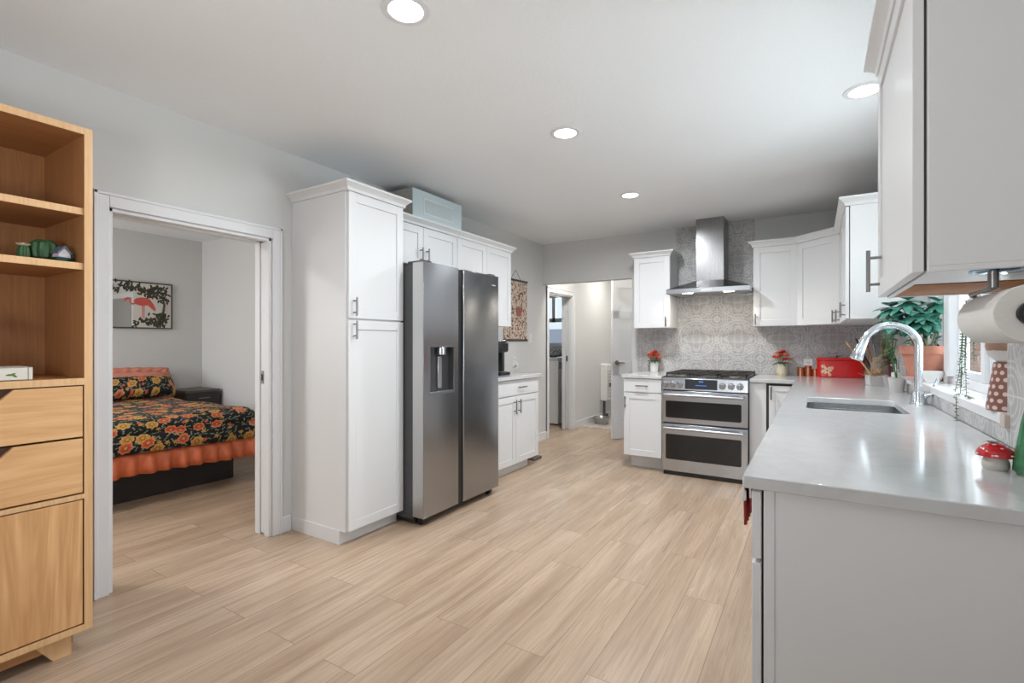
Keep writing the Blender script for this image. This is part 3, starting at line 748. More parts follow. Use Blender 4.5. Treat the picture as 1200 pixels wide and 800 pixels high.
# local: x = along wall (world y), -y = front
B().box(0.012, 0.883, 0.100, 0.70, 0.035, 1.735).build('case', FCASE, fr, bevel=0.004)
dl = B().box(0, 0.374, 0, 0.095, 0.055, 1.748).build('door', FSTEEL, fr, bevel=0.006)
cut(dl, B().box(0.066, 0.319, -0.05, 0.055, 0.872, 1.186))
dr = B().box(0.430, 0.895, 0, 0.095, 0.055, 1.748).build('door', FSTEEL, fr, bevel=0.006)
B().box(-0.0008, 0.0006, 0.004, 0.093, 0.06, 1.743).build('edge_trim', FSIDE, dl)['label'] = 'pale grey door edge'
B().box(0.376, 0.428, 0.014, 0.095, 0.06, 1.742).build('handle_channel', BLACKP, fr)
B().box(0.3738, 0.3755, 0.004, 0.064, 0.92, 1.62).box(0.4285, 0.4302, 0.004, 0.064, 0.92, 1.62).build('grip_edge', BLACKP, fr)
dp = B().box(0.0665, 0.3185, 0.048, 0.0545, 0.8725, 1.1855).box(0.0665, 0.0705, 0.004, 0.05, 0.8725, 1.1855).box(0.3145, 0.3185, 0.004, 0.05, 0.8725, 1.1855).box(0.0665, 0.3185, 0.004, 0.05, 1.1805, 1.1855).build('dispenser', plain('dispenser_dark', (0.05, 0.05, 0.052), 0.35), dl)
B().box(0.068, 0.317, 0.0005, 0.05, 0.8728, 0.884).build('drip_tray', STEEL, dp, bevel=0.002)
B().tube([(0.205, 0.024, 1.182), (0.205, 0.024, 1.13)], 0.034, 20).build('nozzle', STEEL, dp, bevel=0.004)
B().box(0.185, 0.225, 0.032, 0.048, 0.90, 1.12).build('paddle', plain('paddle_grey', (0.45, 0.45, 0.46), 0.3, 0.8), dp, bevel=0.004)
b_ = B(); q = 0.004
b_.box(0.062, 0.066, -0.0012, 0.003, 0.868, 1.190).box(0.319, 0.323, -0.0012, 0.003, 0.868, 1.190).box(0.062, 0.323, -0.0012, 0.003, 0.868, 0.872).box(0.062, 0.323, -0.0012, 0.003, 1.186, 1.190)
b_.build('dispenser_trim', STEEL, dl)
for x in (0.03, 0.80):
    B().box(x, x+0.075, 0.02, 0.17, 1.7355, 1.762).build('hinge_cover', FCASE, fr, bevel=0.005)
for x in (0.05, 0.83):
    B().tube([(x-0.014, 0.06, 0.026), (x+0.014, 0.06, 0.026)], 0.026, 18).build('roller', BLACKP, fr)
B().box(0.02, 0.885, 0.09, 0.68, 0.012, 0.036).build('kick_grille', BLACKP, fr)
B().box(0.80, 0.848, -0.0010, 0.0005, 1.665, 1.674).build('badge', plain('badge_pale', (0.6, 0.6, 0.6), 0.4, 0.5), dr)

# light blue box on top of the cabinet
bx = thing('storage_box', 'pale blue box with framed front resting on top of the wall cabinets', 'box', (-2.60, 2.77, 2.1605))
BLUE = plain('pale_blue_card', (0.60, 0.70, 0.73), 0.6)
B().box(-0.26, 0.0, 0, 0.60, 0.0, 0.235).build('carton', plain('carton_side', (0.42, 0.40, 0.36), 0.7), bx, bevel=0.002)
B().box(0.0, 0.006, 0.0, 0.60, 0.001, 0.234).build('front_panel', BLUE, bx, bevel=0.001)
b_ = B().box(0.006, 0.008, 0.12, 0.48, 0.055, 0.068).box(0.006, 0.008, 0.12, 0.48, 0.170, 0.183).box(0.006, 0.008, 0.12, 0.135, 0.068, 0.170).box(0.006, 0.008, 0.465, 0.48, 0.068, 0.170)
b_.build('printed_frame', plain('paler_blue', (0.70, 0.77, 0.78), 0.6), bx)
B().box(0.006, 0.0072, 0.14, 0.46, 0.072, 0.166).build('window_print', plain('grey_blue_print', (0.55, 0.63, 0.65), 0.6), bx)

# ------------------------------------------------------------------ range
rg = thing('range_oven', 'stainless double-oven gas range between white cabinets', 'stove', (-1.207, 4.60, 0))
RW = 0.722
B().box(0.003, RW-0.003, 0.045, 0.79, 0.05, 0.885).build('body', FCASE, rg)
B().box(0.0, RW, 0.06, 0.79, 0.885, 0.902).build('cooktop', plain('cooktop_dark', (0.06, 0.055, 0.055), 0.25, 0.6), rg, bevel=0.003)
cp = B().prism([(0.0, 0.785), (0.05, 0.785), (0.075, 0.896), (0.030, 0.896), (0.012, 0.889)], lambda u, v, h: (h, u, v), 0.0, RW).build('control_panel', STEEL, rg, bevel=0.002)
yz = lambda z: (z-0.785)*0.1154
def on_panel(b_, x0, x1, z0, z1, d):
    return b_.prism([(yz(z0)-d, z0), (yz(z1)-d, z1), (yz(z1)+0.004, z1), (yz(z0)+0.004, z0)], lambda u, v, h: (h, u, v), x0, x1)
on_panel(B(), 0.205, 0.478, 0.797, 0.884, 0.002).build('display', BLACKG, cp)
BL = emis('blue_display_glow', (0.05, 0.18, 0.55), 0.45)
dg = B()
for x in (0.325, 0.338, 0.351): on_panel(dg, x, x+0.008, 0.858, 0.871, 0.0032)
on_panel(dg, 0.295, 0.39, 0.829, 0.834, 0.0032)
dg.build('display_digits', BL, cp)
for x in (0.030, 0.096, 0.160, 0.520, 0.590, 0.660):
    k = B().tube([(x, 0.012, 0.836), (x, -0.006, 0.833), (x, -0.024, 0.831)], [0.030, 0.027, 0.024], 22).build('knob', STEEL, rg, bevel=0.002)
    B().box(x-0.004, x+0.004, -0.034, -0.02, 0.810, 0.853).build('knob_grip', STEEL, k, bevel=0.002)
for z0, z1, wz0, wz1, hz in ((0.484, 0.776, 0.528, 0.683, 0.742), (0.040, 0.472, 0.148, 0.378, 0.437)):
    dd = B().box(0.002, RW-0.002, 0, 0.044, z0, z1).build('oven_door', STEEL, rg, bevel=0.004)
    B().prism(rrect(0.034, 0.672, wz0, wz1, 0.014), lambda u, v, h: (u, h, v), -0.0022, 0.002).build('window', BLACKG, dd)
    hd = B().tube([(0.03, -0.05, hz), (RW-0.03, -0.05, hz)], 0.0125, 16)
    for x in (0.05, RW-0.05): hd.box(x-0.014, x+0.014, -0.05, 0.001, hz-0.010, hz+0.010)
    hd.build('handle', STEEL, dd, bevel=0.0015)
B().box(0.01, RW-0.01, 0.02, 0.70, 0.0, 0.05).build('toe_kick', BLACKP, rg)
for x0 in (0.015, 0.250, 0.485):
    g = B(); x1 = x0+0.222
    for y in (0.085, 0.30, 0.53, 0.74): g.box(x0, x1, y, y+0.014, 0.920, 0.936)
    for x in (x0, x0+0.104, x1-0.014): g.box(x, x+0.014, 0.085, 0.754, 0.920, 0.936)
    for x in (x0, x1-0.014):
        for y in (0.085, 0.74): g.box(x, x+0.014, y, y+0.014, 0.902, 0.921)
    g.build('grate', IRON, rg, bevel=0.002)
for x, y in ((0.126, 0.20), (0.126, 0.62), (0.361, 0.41), (0.596, 0.20), (0.596, 0.62)):
    B().lathe([(0, 0.902), (0.05, 0.902), (0.048, 0.912), (0.034, 0.914), (0.034, 0.918), (0, 0.918)], (x, y), 24).build('burner', plain('burner_metal', (0.5, 0.48, 0.45), 0.4, 0.9), rg)

# hood
hd = thing('range_hood', 'stainless chimney range hood with pyramid canopy above the range', 'range hood', (-0.87, YB-0.011, 1.69))
ch = B().box(-0.137, 0.120, -0.300, 0, 0.135, ZC-1.6915).build('chimney', HSTEEL, hd, bevel=0.002)
b_ = B()
c0 = [(-0.373, -0.52), (0.373, -0.52), (0.373, 0.0), (-0.373, 0.0)]; c1 = [(-0.140, -0.303), (0.123, -0.303), (0.123, 0), (-0.140, 0)]
v0 = [b_.bm.verts.new((x, y, 0.045)) for x, y in c0]; v1 = [b_.bm.verts.new((x, y, 0.138)) for x, y in c1]
for i in range(4): b_.bm.faces.new((v0[i], v0[(i+1) % 4], v1[(i+1) % 4], v1[i]))
b_.bm.faces.new(v0[::-1]); b_.bm.faces.new(v1)
b_.build('canopy', HSTEEL, hd)
rim = B().box(-0.373, 0.373, -0.52, -0.508, 0.0, 0.046).box(-0.373, -0.361, -0.508, 0, 0.0, 0.046).box(0.361, 0.373, -0.508, 0, 0.0, 0.046).box(-0.361, 0.361, -0.012, 0, 0.0, 0.046).build('rim', STEEL, hd, bevel=0.003)
B().box(-0.36, 0.36, -0.507, -0.013, 0.008, 0.016).build('filter_plate', plain('filter_grey', (0.45, 0.45, 0.45), 0.35, 0.9), hd)
HL = emis('hood_lamp_glow', (1.0, 0.93, 0.80), 25.0)
for x in (-0.185, 0.185):
    lp = B().box(x-0.045, x+0.045, -0.47, -0.425, 0.003, 0.009).build('lamp', HL, hd, bevel=0.002)
    l = bpy.data.lights.new('hood_lamp_light', 'AREA'); l.shape = 'RECTANGLE'; l.size = 0.09; l.size_y = 0.045; l.energy = 1.1; l.color = (1.0, 0.88, 0.72)
    lo = bpy.data.objects.new('lamp_light', l); COL.objects.link(lo); lo.parent = hd; lo.location = (x, -0.447, -0.002)
B().box(-0.05, 0.05, -0.5212, -0.5195, 0.014, 0.032).build('control_strip', plain('control_strip_pale', (0.7, 0.68, 0.64), 0.3, 0.6), hd)

# ------------------------------------------------------------------ bookcase
bc = thing('bookcase', 'honey wood bookcase with drawers and open shelves at the left edge', 'bookcase', (-2.89, 0.78, 0))
# local: x toward room (front at 0.46), y negative along the wall
D, BW = 0.455, 0.90
T = 0.026
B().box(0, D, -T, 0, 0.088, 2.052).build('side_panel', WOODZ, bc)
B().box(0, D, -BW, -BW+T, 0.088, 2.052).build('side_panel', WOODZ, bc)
B().box(D, D+0.004, -T, 0, 0.088, 2.052).build('edge_strip', WOODE, bc)
B().box(D, D+0.004, -BW, -BW+T, 0.088, 2.052).build('edge_strip', WOODE, bc)
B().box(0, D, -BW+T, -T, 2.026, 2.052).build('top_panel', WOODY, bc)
B().box(D, D+0.004, -BW+T, -T, 2.026, 2.052).build('edge_strip', WOODE, bc)
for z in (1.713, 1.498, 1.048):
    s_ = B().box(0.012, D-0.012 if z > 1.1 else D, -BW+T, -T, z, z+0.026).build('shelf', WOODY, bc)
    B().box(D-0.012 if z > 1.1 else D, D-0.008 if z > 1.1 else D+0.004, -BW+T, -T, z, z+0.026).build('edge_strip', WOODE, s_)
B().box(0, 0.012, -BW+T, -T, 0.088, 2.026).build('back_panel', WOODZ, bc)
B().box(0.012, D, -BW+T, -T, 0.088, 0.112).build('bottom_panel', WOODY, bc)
B().box(D, D+0.004, -BW+T, -T, 0.088, 0.112).build('edge_strip', WOODE, bc)
B().box(D, D+0.004, -BW+T, -T, 0.604, 0.622).build('edge_strip', WOODE, bc)
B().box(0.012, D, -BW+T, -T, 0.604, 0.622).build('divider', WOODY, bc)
for z0, z1 in ((0.846, 1.043), (0.628, 0.838)):
    y0, y1 = -BW+T+0.004, -T-0.004; mc = (y0+y1)/2
    poly = [(y0, z0), (y1, z0), (y1, z1), (mc+0.225, z1), (mc+0.185, z1-0.042), (mc-0.185, z1-0.042), (mc-0.225, z1), (y0, z1)]
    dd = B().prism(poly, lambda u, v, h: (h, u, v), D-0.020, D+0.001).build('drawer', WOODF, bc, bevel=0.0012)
    B().box(D-0.045, D-0.021, mc-0.24, mc+0.24, z1-0.06, z1).build('pull_recess', plain('dark_walnut', (0.10, 0.045, 0.03), 0.6), dd)
for y0, y1 in ((-BW+T+0.004, -0.452), (-0.448, -T-0.004)):
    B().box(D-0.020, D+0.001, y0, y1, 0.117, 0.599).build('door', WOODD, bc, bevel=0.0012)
B().box(0.03, D-0.035, -BW+0.05, -0.05, 0.040, 0.088).build('base_rail', WOODY, bc)
for yy, q in ((-0.055, -1), (-BW+0.055, 1)):
    for xx in (D-0.03, 0.06):
        B().prism([(0, 0.088), (0.115*q, 0.088), (0.055*q, 0.0), (0.0, 0.0)], lambda u, v, h: (h, yy+u, v), xx-0.06, xx).build('foot', WOODE, bc, bevel=0.001)

def on(u, v, axis, c):
    """pixel of the 1200x800 photograph to a point on a plane"""
    k = Vector((-math.sin(TH), math.cos(TH), 0)) + Vector((math.cos(TH), math.sin(TH), 0))*((u-600)/FPX) + Vector((0, 0, (CYP-v)/FPX))
    o = Vector((0, 0, HCAM)); i = 'xyz'.index(axis)
    return o + k*((c-o[i])/k[i])

GREENC = plain('cactus_green', (0.035, 0.10, 0.035), 0.5, var=0.4, vscale=60)
def ribbed(n, amp): return lambda k, z: 1.0 + amp*math.cos(k*2*PI*n/64.0)
# small cactus with white flower
p = on(36, 298, 'z', 1.524); 
c = thing('cactus_figurine', 'tiny green cactus with a cream flower on the upper bookcase shelf', 'ornament', (-2.545, 0.607, 1.524))
c.scale = (0.82, 0.82, 0.82)
B().lathe([(0, 0), (0.016, 0), (0.022, 0.02), (0.021, 0.05), (0.014, 0.066), (0, 0.07)], n=64, wob=ribbed(8, 0.10)).build('stem', GREENC, c)
b_ = B()
for k in range(9):
    a = 2*PI*k/9; b_.leaf((0.004*math.cos(a), 0.004*math.sin(a), 0.066), (math.cos(a), math.sin(a), 0.55), 0.026, 0.014, 0.003, 0.1)
b_.ball((0, 0, 0.072), 0.009)
b_.build('flower', plain('cream_petal', (0.75, 0.68, 0.50), 0.6), c)
c = thing('cactus_dish', 'round ribbed green barrel cactus ornament on the upper bookcase shelf', 'ornament', (-2.575, 0.674, 1.524))
c.scale = (0.86, 0.86, 0.92)
B().lathe([(0, 0), (0.05, 0), (0.055, 0.006), (0.05, 0.013), (0, 0.013)]).build('dish', plain('dish_dark', (0.03, 0.03, 0.04), 0.3), c)
B().lathe([(0.03, 0.012), (0.048, 0.022), (0.054, 0.05), (0.047, 0.082), (0.026, 0.098), (0, 0.094)], n=64, wob=ribbed(12, 0.07)).build('body', GREENC, c)
c = thing('house_figurine', 'small teal and white rounded house ornament beside the barrel cactus', 'ornament', (-2.515, 0.717, 1.524), 0.3)
B().ball((0, 0, 0.026), (0.026, 0.032, 0.026)).build('base', plain('teal_glaze', (0.03, 0.12, 0.12), 0.25, var=0.5, vscale=50), c)
B().prism([(-0.022, 0), (0.022, 0), (0.018, 0.018), (0, 0.034), (-0.018, 0.018)], lambda u, v, h: (h, u-0.018, 0.02+v), -0.002, 0.030).build('house', plain('house_grey', (0.55, 0.52, 0.55), 0.5, var=0.3, vscale=60), c)
B().prism([(-0.027, 0.014), (0.0, 0.042), (0.027, 0.014), (0.023, 0.010), (0, 0.034), (-0.023, 0.010)], lambda u, v, h: (h, u-0.018, 0.022+v), -0.006, 0.034).build('roof', plain('roof_slate', (0.10, 0.13, 0.17), 0.5), c)
# book lying on the deck
c = thing('white_book', 'white box-like book with a green leaf on its spine, lower bookcase shelf', 'book', (-2.470, 0.615, 1.0745), 0.0)
B().box(-0.16, 0.0, -0.17, 0.0, 0.0, 0.004).box(-0.16, 0.0, -0.17, 0.0, 0.044, 0.048).box(-0.006, 0.0, -0.17, 0.0, 0.0, 0.048).build('cover', plain('book_white', (0.72, 0.69, 0.62), 0.6), c, bevel=0.0015)
B().box(-0.156, -0.007, -0.166, -0.004, 0.0042, 0.0438).build('pages', plain('book_pages', (0.70, 0.64, 0.52), 0.9), c)
b_ = B()
for dy, dz, a in ((0, 0, 0.5), (0.005, 0.004, -0.6), (-0.01, 0.002, 0.1)):
    b_.leaf((0.0008, -0.062+dy, 0.018+dz), (0, math.cos(a), math.sin(a)), 0.018, 0.007, 0.0012, 0.0, up=(1, 0, 0))
b_.build('leaf_print', plain('leaf_print_green', (0.10, 0.20, 0.05), 0.7), c)
B().box(0.0, 0.0008, -0.014, -0.011, 0.0, 0.048).box(0.0, 0.0008, -0.100, -0.097, 0.0, 0.048).build('spine_band', plain('spine_grey', (0.30, 0.28, 0.24), 0.7), c)
# ornament on top of the book at the picture edge
c = thing('lantern_ornament', 'yellow ornament with brown pointed roof at the left picture edge', 'ornament', (-2.525, 0.455, 1.123))
B().lathe([(0, 0), (0.03, 0), (0.036, 0.03), (0.028, 0.065), (0.012, 0.085), (0, 0.085)]).build('body', plain('mustard_glaze', (0.62, 0.36, 0.04), 0.4), c)
B().lathe([(0, 0.086), (0.010, 0.086), (0.010, 0.13), (0.058, 0.155), (0.008, 0.195), (0, 0.2)], n=6).build('roof', plain('dark_brown_wood', (0.10, 0.04, 0.02), 0.6), c, smooth=False)

# ------------------------------------------------------------------ bedroom
bd = thing('bed', 'low double bed with black floral bedspread in the bedroom', 'bed', (-6.30, 0.95, 0))
# local: x from head (0) to foot, y across
B().box(0.02, 1.83, 0.06, 1.50, 0.0, 0.235).build('platform', DARKW, bd, bevel=0.004)
B().box(0.02, 1.96, 0.03, 1.62, 0.235, 0.57).build('mattress', plain('mattress_white', (0.7, 0.68, 0.66), 0.9), bd, bevel=0.03)
# bedspread: draped sheet over top, foot and right side
def drape(name, mat, prof, x_foot, y_right, y_left, x0, wav=0.0, freq=40, thick=0.014):
    """prof: (out, z) from top edge down; runs along the right side, round the foot corner and along the foot"""
    b_ = B(); path = []; r = 0.10
    n1 = 120
    for i in range(n1): path.append((x0+(x_foot-r-x0)*i/(n1-1), y_right, 0.0, 1.0))
    for k in range(1, 9):
        a = PI/2*(1-k/9.0); path.append((x_foot-r+r*math.cos(a), y_right-r+r*math.sin(a), math.cos(a), math.sin(a)))
    n2 = 160
    for i in range(n2): path.append((x_foot, y_right-r-(y_right-r-y_left)*i/(n2-1), 1.0, 0.0))
    rows = []
    d = 0.0; prev = None
    for (x, y, nx, ny) in path:
        if prev: d += math.hypot(x-prev[0], y-prev[1])
        prev = (x, y)
        row = []
        for (o, z) in prof:
            amp = wav*min(1.0, max(0.0, (prof[0][1]-z)/0.12))
            w = amp*(math.sin(d*freq)+0.5*math.sin(d*freq*0.43+1.0))
            row.append(b_.bm.verts.new((x+nx*(o+w), y+ny*(o+w), z + 0.012*math.sin(d*3.1)*(1 if z < prof[0][1] else 0))))
        rows.append(row)
    for a, c in zip(rows[:-1], rows[1:]):
        for k in range(len(prof)-1): b_.bm.faces.new((a[k], c[k], c[k+1], a[k+1]))
    o = b_.build(name, mat, bd, ang=60)
    sd = o.modifiers.new('thick', 'SOLIDIFY'); sd.thickness = thick; sd.offset = 0
    return o
xf_, yr_ = 1.995, 1.655
# top of the bedspread as one gently rumpled mesh that rolls over the edges
b_ = B(); nx_, ny_ = 46, 40; rows = []
for i in range(nx_+1):
    row = []
    for j in range(ny_+1):
        x = 0.42 + (xf_+0.03-0.42)*i/nx_; y = 0.0 + (yr_+0.03)*j/ny_
        ex = max(0.0, x-(xf_-0.14))/0.17; ey = max(0.0, y-(yr_-0.14))/0.17
        e_ = min(1.0, math.hypot(ex, ey))
        z = 0.635 - 0.12*(1-math.sqrt(max(0.0, 1-e_*e_))) + 0.008*math.sin(x*9+y*4)*math.sin(y*11)
        row.append(b_.bm.verts.new((x, y, z)))
    rows.append(row)
for i in range(nx_):
    for j in range(ny_): b_.bm.faces.new((rows[i][j], rows[i+1][j], rows[i+1][j+1], rows[i][j+1]))
o = b_.build('bedspread', FLORAL, bd, ang=80); sd = o.modifiers.new('thick', 'SOLIDIFY'); sd.thickness = 0.05; sd.offset = -1
drape('bedspread_drop', FLORAL, [(0.0, 0.54), (0.035, 0.50), (0.045, 0.44), (0.052, 0.385)], xf_, yr_, 0.0, 0.42, 0.006, 14)
drape('ruffle', CORAL, [(0.020, 0.40), (0.034, 0.34), (0.042, 0.28), (0.048, 0.225)], xf_, yr_, 0.0, 0.42, 0.024, 55)
B().box(0.30, 0.55, 0.02, 1.62, 0.571, 0.600).build('turned_sheet', CORALP, bd, bevel=0.012)

def pillow(name, label, mat, loc, w, h, d, rx, ruffle=None):
    t = thing(name, label, 'pillow', loc, 0.0)
    b_ = B(); n = 18; m_ = 12; F_ = []
    for s in (1, -1):
        g_ = []
        for i in range(n+1):
            r_ = []
            for j in range(m_+1):
                a, c = i/n*2-1, j/m_*2-1
                th_ = d*0.5*((1-a**4)*(1-c**4))**0.5
                sx = 1-0.04*c*c; sz = 1-0.06*a*a
                r_.append(b_.bm.verts.new((s*th_, a*w/2*sx, c*h/2*sz)))
            g_.append(r_)
        for i in range(n):
            for j in range(m_): b_.bm.faces.new((g_[i][j], g_[i+1][j], g_[i+1][j+1], g_[i][j+1]))
    bmesh.ops.remove_doubles(b_.bm, verts=b_.bm.verts[:], dist=0.001)
    b_.build('cushion', mat, t, ang=80, rot=(0, rx, 0))
    if ruffle:
        b2 = B(); N_ = 160; ins, outs = [], []
        for k in range(N_):
            q = k/N_*4; sd_ = int(q); f_ = (q-sd_)*2-1
            y, z = ((f_*w/2, -h/2), (w/2, f_*h/2), (-f_*w/2, h/2), (-w/2, -f_*h/2))[sd_]
            L_ = math.hypot(y/(w/2), z/(h/2))
            oy, oz = y+0.045*(y/(w/2))/L_*1.2, z+0.045*(z/(h/2))/L_*1.2
            wv = 0.010*math.sin(k*1.3)
            ins.append(b2.bm.verts.new((0, y*0.93, z*0.93))); outs.append(b2.bm.verts.new((wv, oy, oz)))
        for k in range(N_): b2.bm.faces.new((ins[k], ins[(k+1) % N_], outs[(k+1) % N_], outs[k]))
        rf = b2.build('ruffle', ruffle, t, ang=80, rot=(0, rx, 0)); sd = rf.modifiers.new('thick', 'SOLIDIFY'); sd.thickness = 0.008
    return t
pillow('pillow_sham', 'coral frilled pillow sham leaning on the bedroom wall', CORALP, (-6.14, 2.235, 0.765), 0.80, 0.30, 0.15, math.radians(-24), CORALP)
pillow('floral_pillow', 'black floral pillow in front of the coral sham', FLORALP, (-5.90, 2.13, 0.755), 0.94, 0.24, 0.17, math.radians(-32))

ns = thing('nightstand', 'low dark nightstand beside the bed in the bedroom corner', 'nightstand', (-6.30, 2.70, 0))
B().box(0, 0.42, 0, 0.36, 0.06, 0.655).build('body', DARKW, ns, bevel=0.003)
B().box(-0.005, 0.43, -0.005, 0.365, 0.655, 0.685).build('top', plain('dark_taupe', (0.10, 0.085, 0.07), 0.45), ns, bevel=0.003)
for z0, z1 in ((0.09, 0.36), (0.37, 0.645)):
    dd = B().box(0.42, 0.435, 0.01, 0.35, z0, z1).build('drawer', DARKW, ns, bevel=0.003)
    B().tube([(0.455, 0.12, z1-0.05), (0.455, 0.24, z1-0.05)], 0.005).tube([(0.434, 0.14, z1-0.05), (0.455, 0.14, z1-0.05)], 0.004).tube([(0.434, 0.22, z1-0.05), (0.455, 0.22, z1-0.05)], 0.004).build('handle', NICKEL, dd)
for x in (0.03, 0.39):
    for y in (0.03, 0.33): B().box(x-0.02, x+0.02, y-0.02, y+0.02, 0, 0.06).build('foot', DARKW, ns)

# mirror with printed flamingo and foliage
mr = thing('flamingo_mirror', 'framed wall mirror printed with a pink flamingo and dark foliage', 'mirror', (-6.35, 1.80, 1.385))
MW, MH = 0.955, 0.49
MIRR = plain('mirror_glass', (0.80, 0.80, 0.79), 0.03, 1.0, var=0.01)
B().box(0.0, 0.014, 0, MW, 0, MH).build('glass', MIRR, mr)
f_ = B(); q = 0.012
f_.box(0, 0.026, -q, 0, -q, MH+q).box(0, 0.026, MW, MW+q, -q, MH+q).box(0, 0.026, 0, MW, -q, 0).box(0, 0.026, 0, MW, MH, MH+q)
f_.build('frame', plain('dark_frame', (0.05, 0.045, 0.045), 0.4), mr, bevel=0.002)
B().box(0.014, 0.0145, 0.585, MW, 0, MH).build('pale_panel', plain('cream_panel', (0.66, 0.62, 0.57), 0.5), mr)  # pale sheet over the right part of the glass
PINK = plain('flamingo_pink', (0.62, 0.10, 0.075), 0.5, var=0.15, vscale=20)
def flat(b_, poly, x0=0.0146, x1=0.0156): b_.prism(poly, lambda u, v, h: (h, u, v), x0, x1)
b_ = B()
flat(b_, [(0.675+0.085*math.cos(a)*(1.0)+0.0, 0.285+0.046*math.sin(a)) for a in [2*PI*k/24 for k in range(24)]])
flat(b_, [(0.735, 0.315), (0.775, 0.270), (0.800, 0.215), (0.795, 0.180), (0.765, 0.205), (0.720, 0.250)], 0.0147, 0.0157)
neck = [(0.612, 0.278), (0.594, 0.258), (0.575, 0.252), (0.561, 0.262), (0.555, 0.280), (0.553, 0.300), (0.545, 0.314), (0.532, 0.317), (0.522, 0.309)]
for (a, c) in zip(neck[:-1], neck[1:]): b_.tube([(0.0152, *a), (0.0152, *c)], 0.008, 6)
b_.ball((0.0152, 0.519, 0.302), (0.003, 0.015, 0.012), 10, 6)
flat(b_, [(0.516, 0.296), (0.506, 0.296), (0.502, 0.262), (0.512, 0.276)], 0.0148, 0.0158)
flat(b_, [(0.668, 0.245), (0.676, 0.245), (0.675, 0.100), (0.669, 0.100)], 0.0148, 0.0158)
flat(b_, [(0.684, 0.245), (0.691, 0.245), (0.690, 0.100), (0.685, 0.100)], 0.0148, 0.0158)
b_.build('flamingo', PINK, mr)
b_ = B(); rr = random.Random(3)
def spray(y, z, n, s, sp):
    for _ in range(n):
        a = rr.uniform(0, 2*PI); yy, zz = y+rr.gauss(0, sp), z+rr.gauss(0, sp*0.7)
        yy = min(MW-0.035, max(0.30, yy)); zz = min(MH-0.015, max(0.02, zz))
        x = rr.uniform(0.0148, 0.0165)
        b_.leaf((x, yy, zz), (0, math.cos(a), math.sin(a)), s, s*0.5, 0.0006, 0, up=(1, 0, 0), n=4)
for y, z, n in ((0.42, 0.42, 10), (0.50, 0.44, 14), (0.57, 0.43, 16), (0.64, 0.42, 18), (0.71, 0.40, 20), (0.76, 0.36, 16), (0.80, 0.43, 16), (0.86, 0.42, 16), (0.90, 0.36, 12), (0.86, 0.32, 10), (0.84, 0.13, 20), (0.88, 0.10, 16), (0.78, 0.08, 16), (0.70, 0.06, 12), (0.62, 0.05, 8), (0.84, 0.04, 18)):
    spray(y, z, n, 0.042, 0.026)
tr_ = [(0.80, 0.03), (0.84, 0.10), (0.875, 0.18), (0.885, 0.26), (0.87, 0.33), (0.82, 0.37), (0.74, 0.40), (0.62, 0.435), (0.48, 0.44)]
b_.tube([(0.0155, a, c) for a, c in tr_], [0.014, 0.013, 0.012, 0.011, 0.010, 0.009, 0.008, 0.006, 0.004], 6)
b_.build('foliage', plain('foliage_dark', (0.045, 0.045, 0.025), 0.6, var=0.5, vscale=30), mr)

# ------------------------------------------------------------------ left wall things
def scroll_mat():
    m, nt, b, out = new_mat('scroll_print')
    v = coords(nt)
    vo = N(nt, 'ShaderNodeTexVoronoi'); vo.inputs['Scale'].default_value = 17; nt.links.new(v, vo.inputs['Vector'])
    f = noise(nt, v, 34.0, 3.0, 0.6, 1.0)
    c = mixc(nt, M_(nt, 'GREATER_THAN', f, 0.53), (0.66, 0.53, 0.42), (0.16, 0.08, 0.07))
    s = N(nt, 'ShaderNodeSeparateColor'); nt.links.new(vo.outputs['Color'], s.inputs[0])
    c = mixc(nt, M_(nt, 'MULTIPLY', M_(nt, 'LESS_THAN', vo.outputs['Distance'], 0.26), M_(nt, 'GREATER_THAN', s.outputs[0], 0.45)), c, mixc(nt, s.outputs[1], (0.42, 0.10, 0.07), (0.30, 0.18, 0.13)))
    nt.links.new(c, b.inputs['Base Color']); b.inputs['Roughness'].default_value = 0.85
    return m
sc = thing('hanging_scroll', 'cream hanging scroll print with red and black motifs on the left wall', 'wall hanging', (XL, 4.50, 1.245))
B().box(0.004, 0.007, 0.012, 0.518, 0, 0.675).build('print', scroll_mat(), sc)
b_ = B()
rs = random.Random(11)
for k in range(4):
    y0 = 0.30+0.02*k
b_.lathe([(0.0, 0.0), (0.05, 0.01), (0.065, 0.05), (0.07, 0.09), (0.055, 0.11), (0, 0.11)], n=20)
bmesh.ops.scale(b_.bm, vec=(0.02, 1, 1), verts=b_.bm.verts[:]); bmesh.ops.translate(b_.bm, vec=(0.008, 0.33, 0.27), verts=b_.bm.verts[:])
b_.build('cup_print', plain('faded_red_ink', (0.33, 0.12, 0.10), 0.8), sc)
for z in (-0.012, 0.668):
    B().box(0.001, 0.014, 0.0, 0.53, z, z+0.024).build('dowel', plain('dark_dowel', (0.07, 0.05, 0.04), 0.5), sc, bevel=0.003)
B().tube([(0.008, 0.16, 0.69), (0.006, 0.265, 0.80), (0.008, 0.37, 0.69)], 0.0022, 6).build('cord', plain('cord_dark', (0.12, 0.11, 0.1), 0.8), sc)
def wall_plate(name, label, cat, loc, rz, kind):
    t = thing(name, label, cat, loc, rz)
    B().box(-0.037, 0.037, -0.006, 0, -0.058, 0.058).build('plate', PORC, t, bevel=0.002)
    if kind == 'switch': B().box(-0.017, 0.017, -0.010, -0.005, -0.033, 0.033).build('rocker', TRIMW, t, bevel=0.002)
    else:
        for z in (0.022, -0.022):
            s_ = B().box(-0.017, 0.017, -0.009, -0.005, z-0.016, z+0.016).build('socket', TRIMW, t, bevel=0.003)
            B().box(-0.009, -0.005, -0.0096, -0.0086, z-0.004, z+0.008).box(0.005, 0.009, -0.0096, -0.0086, z-0.004, z+0.008).build('slots', CABD, s_)
    return t
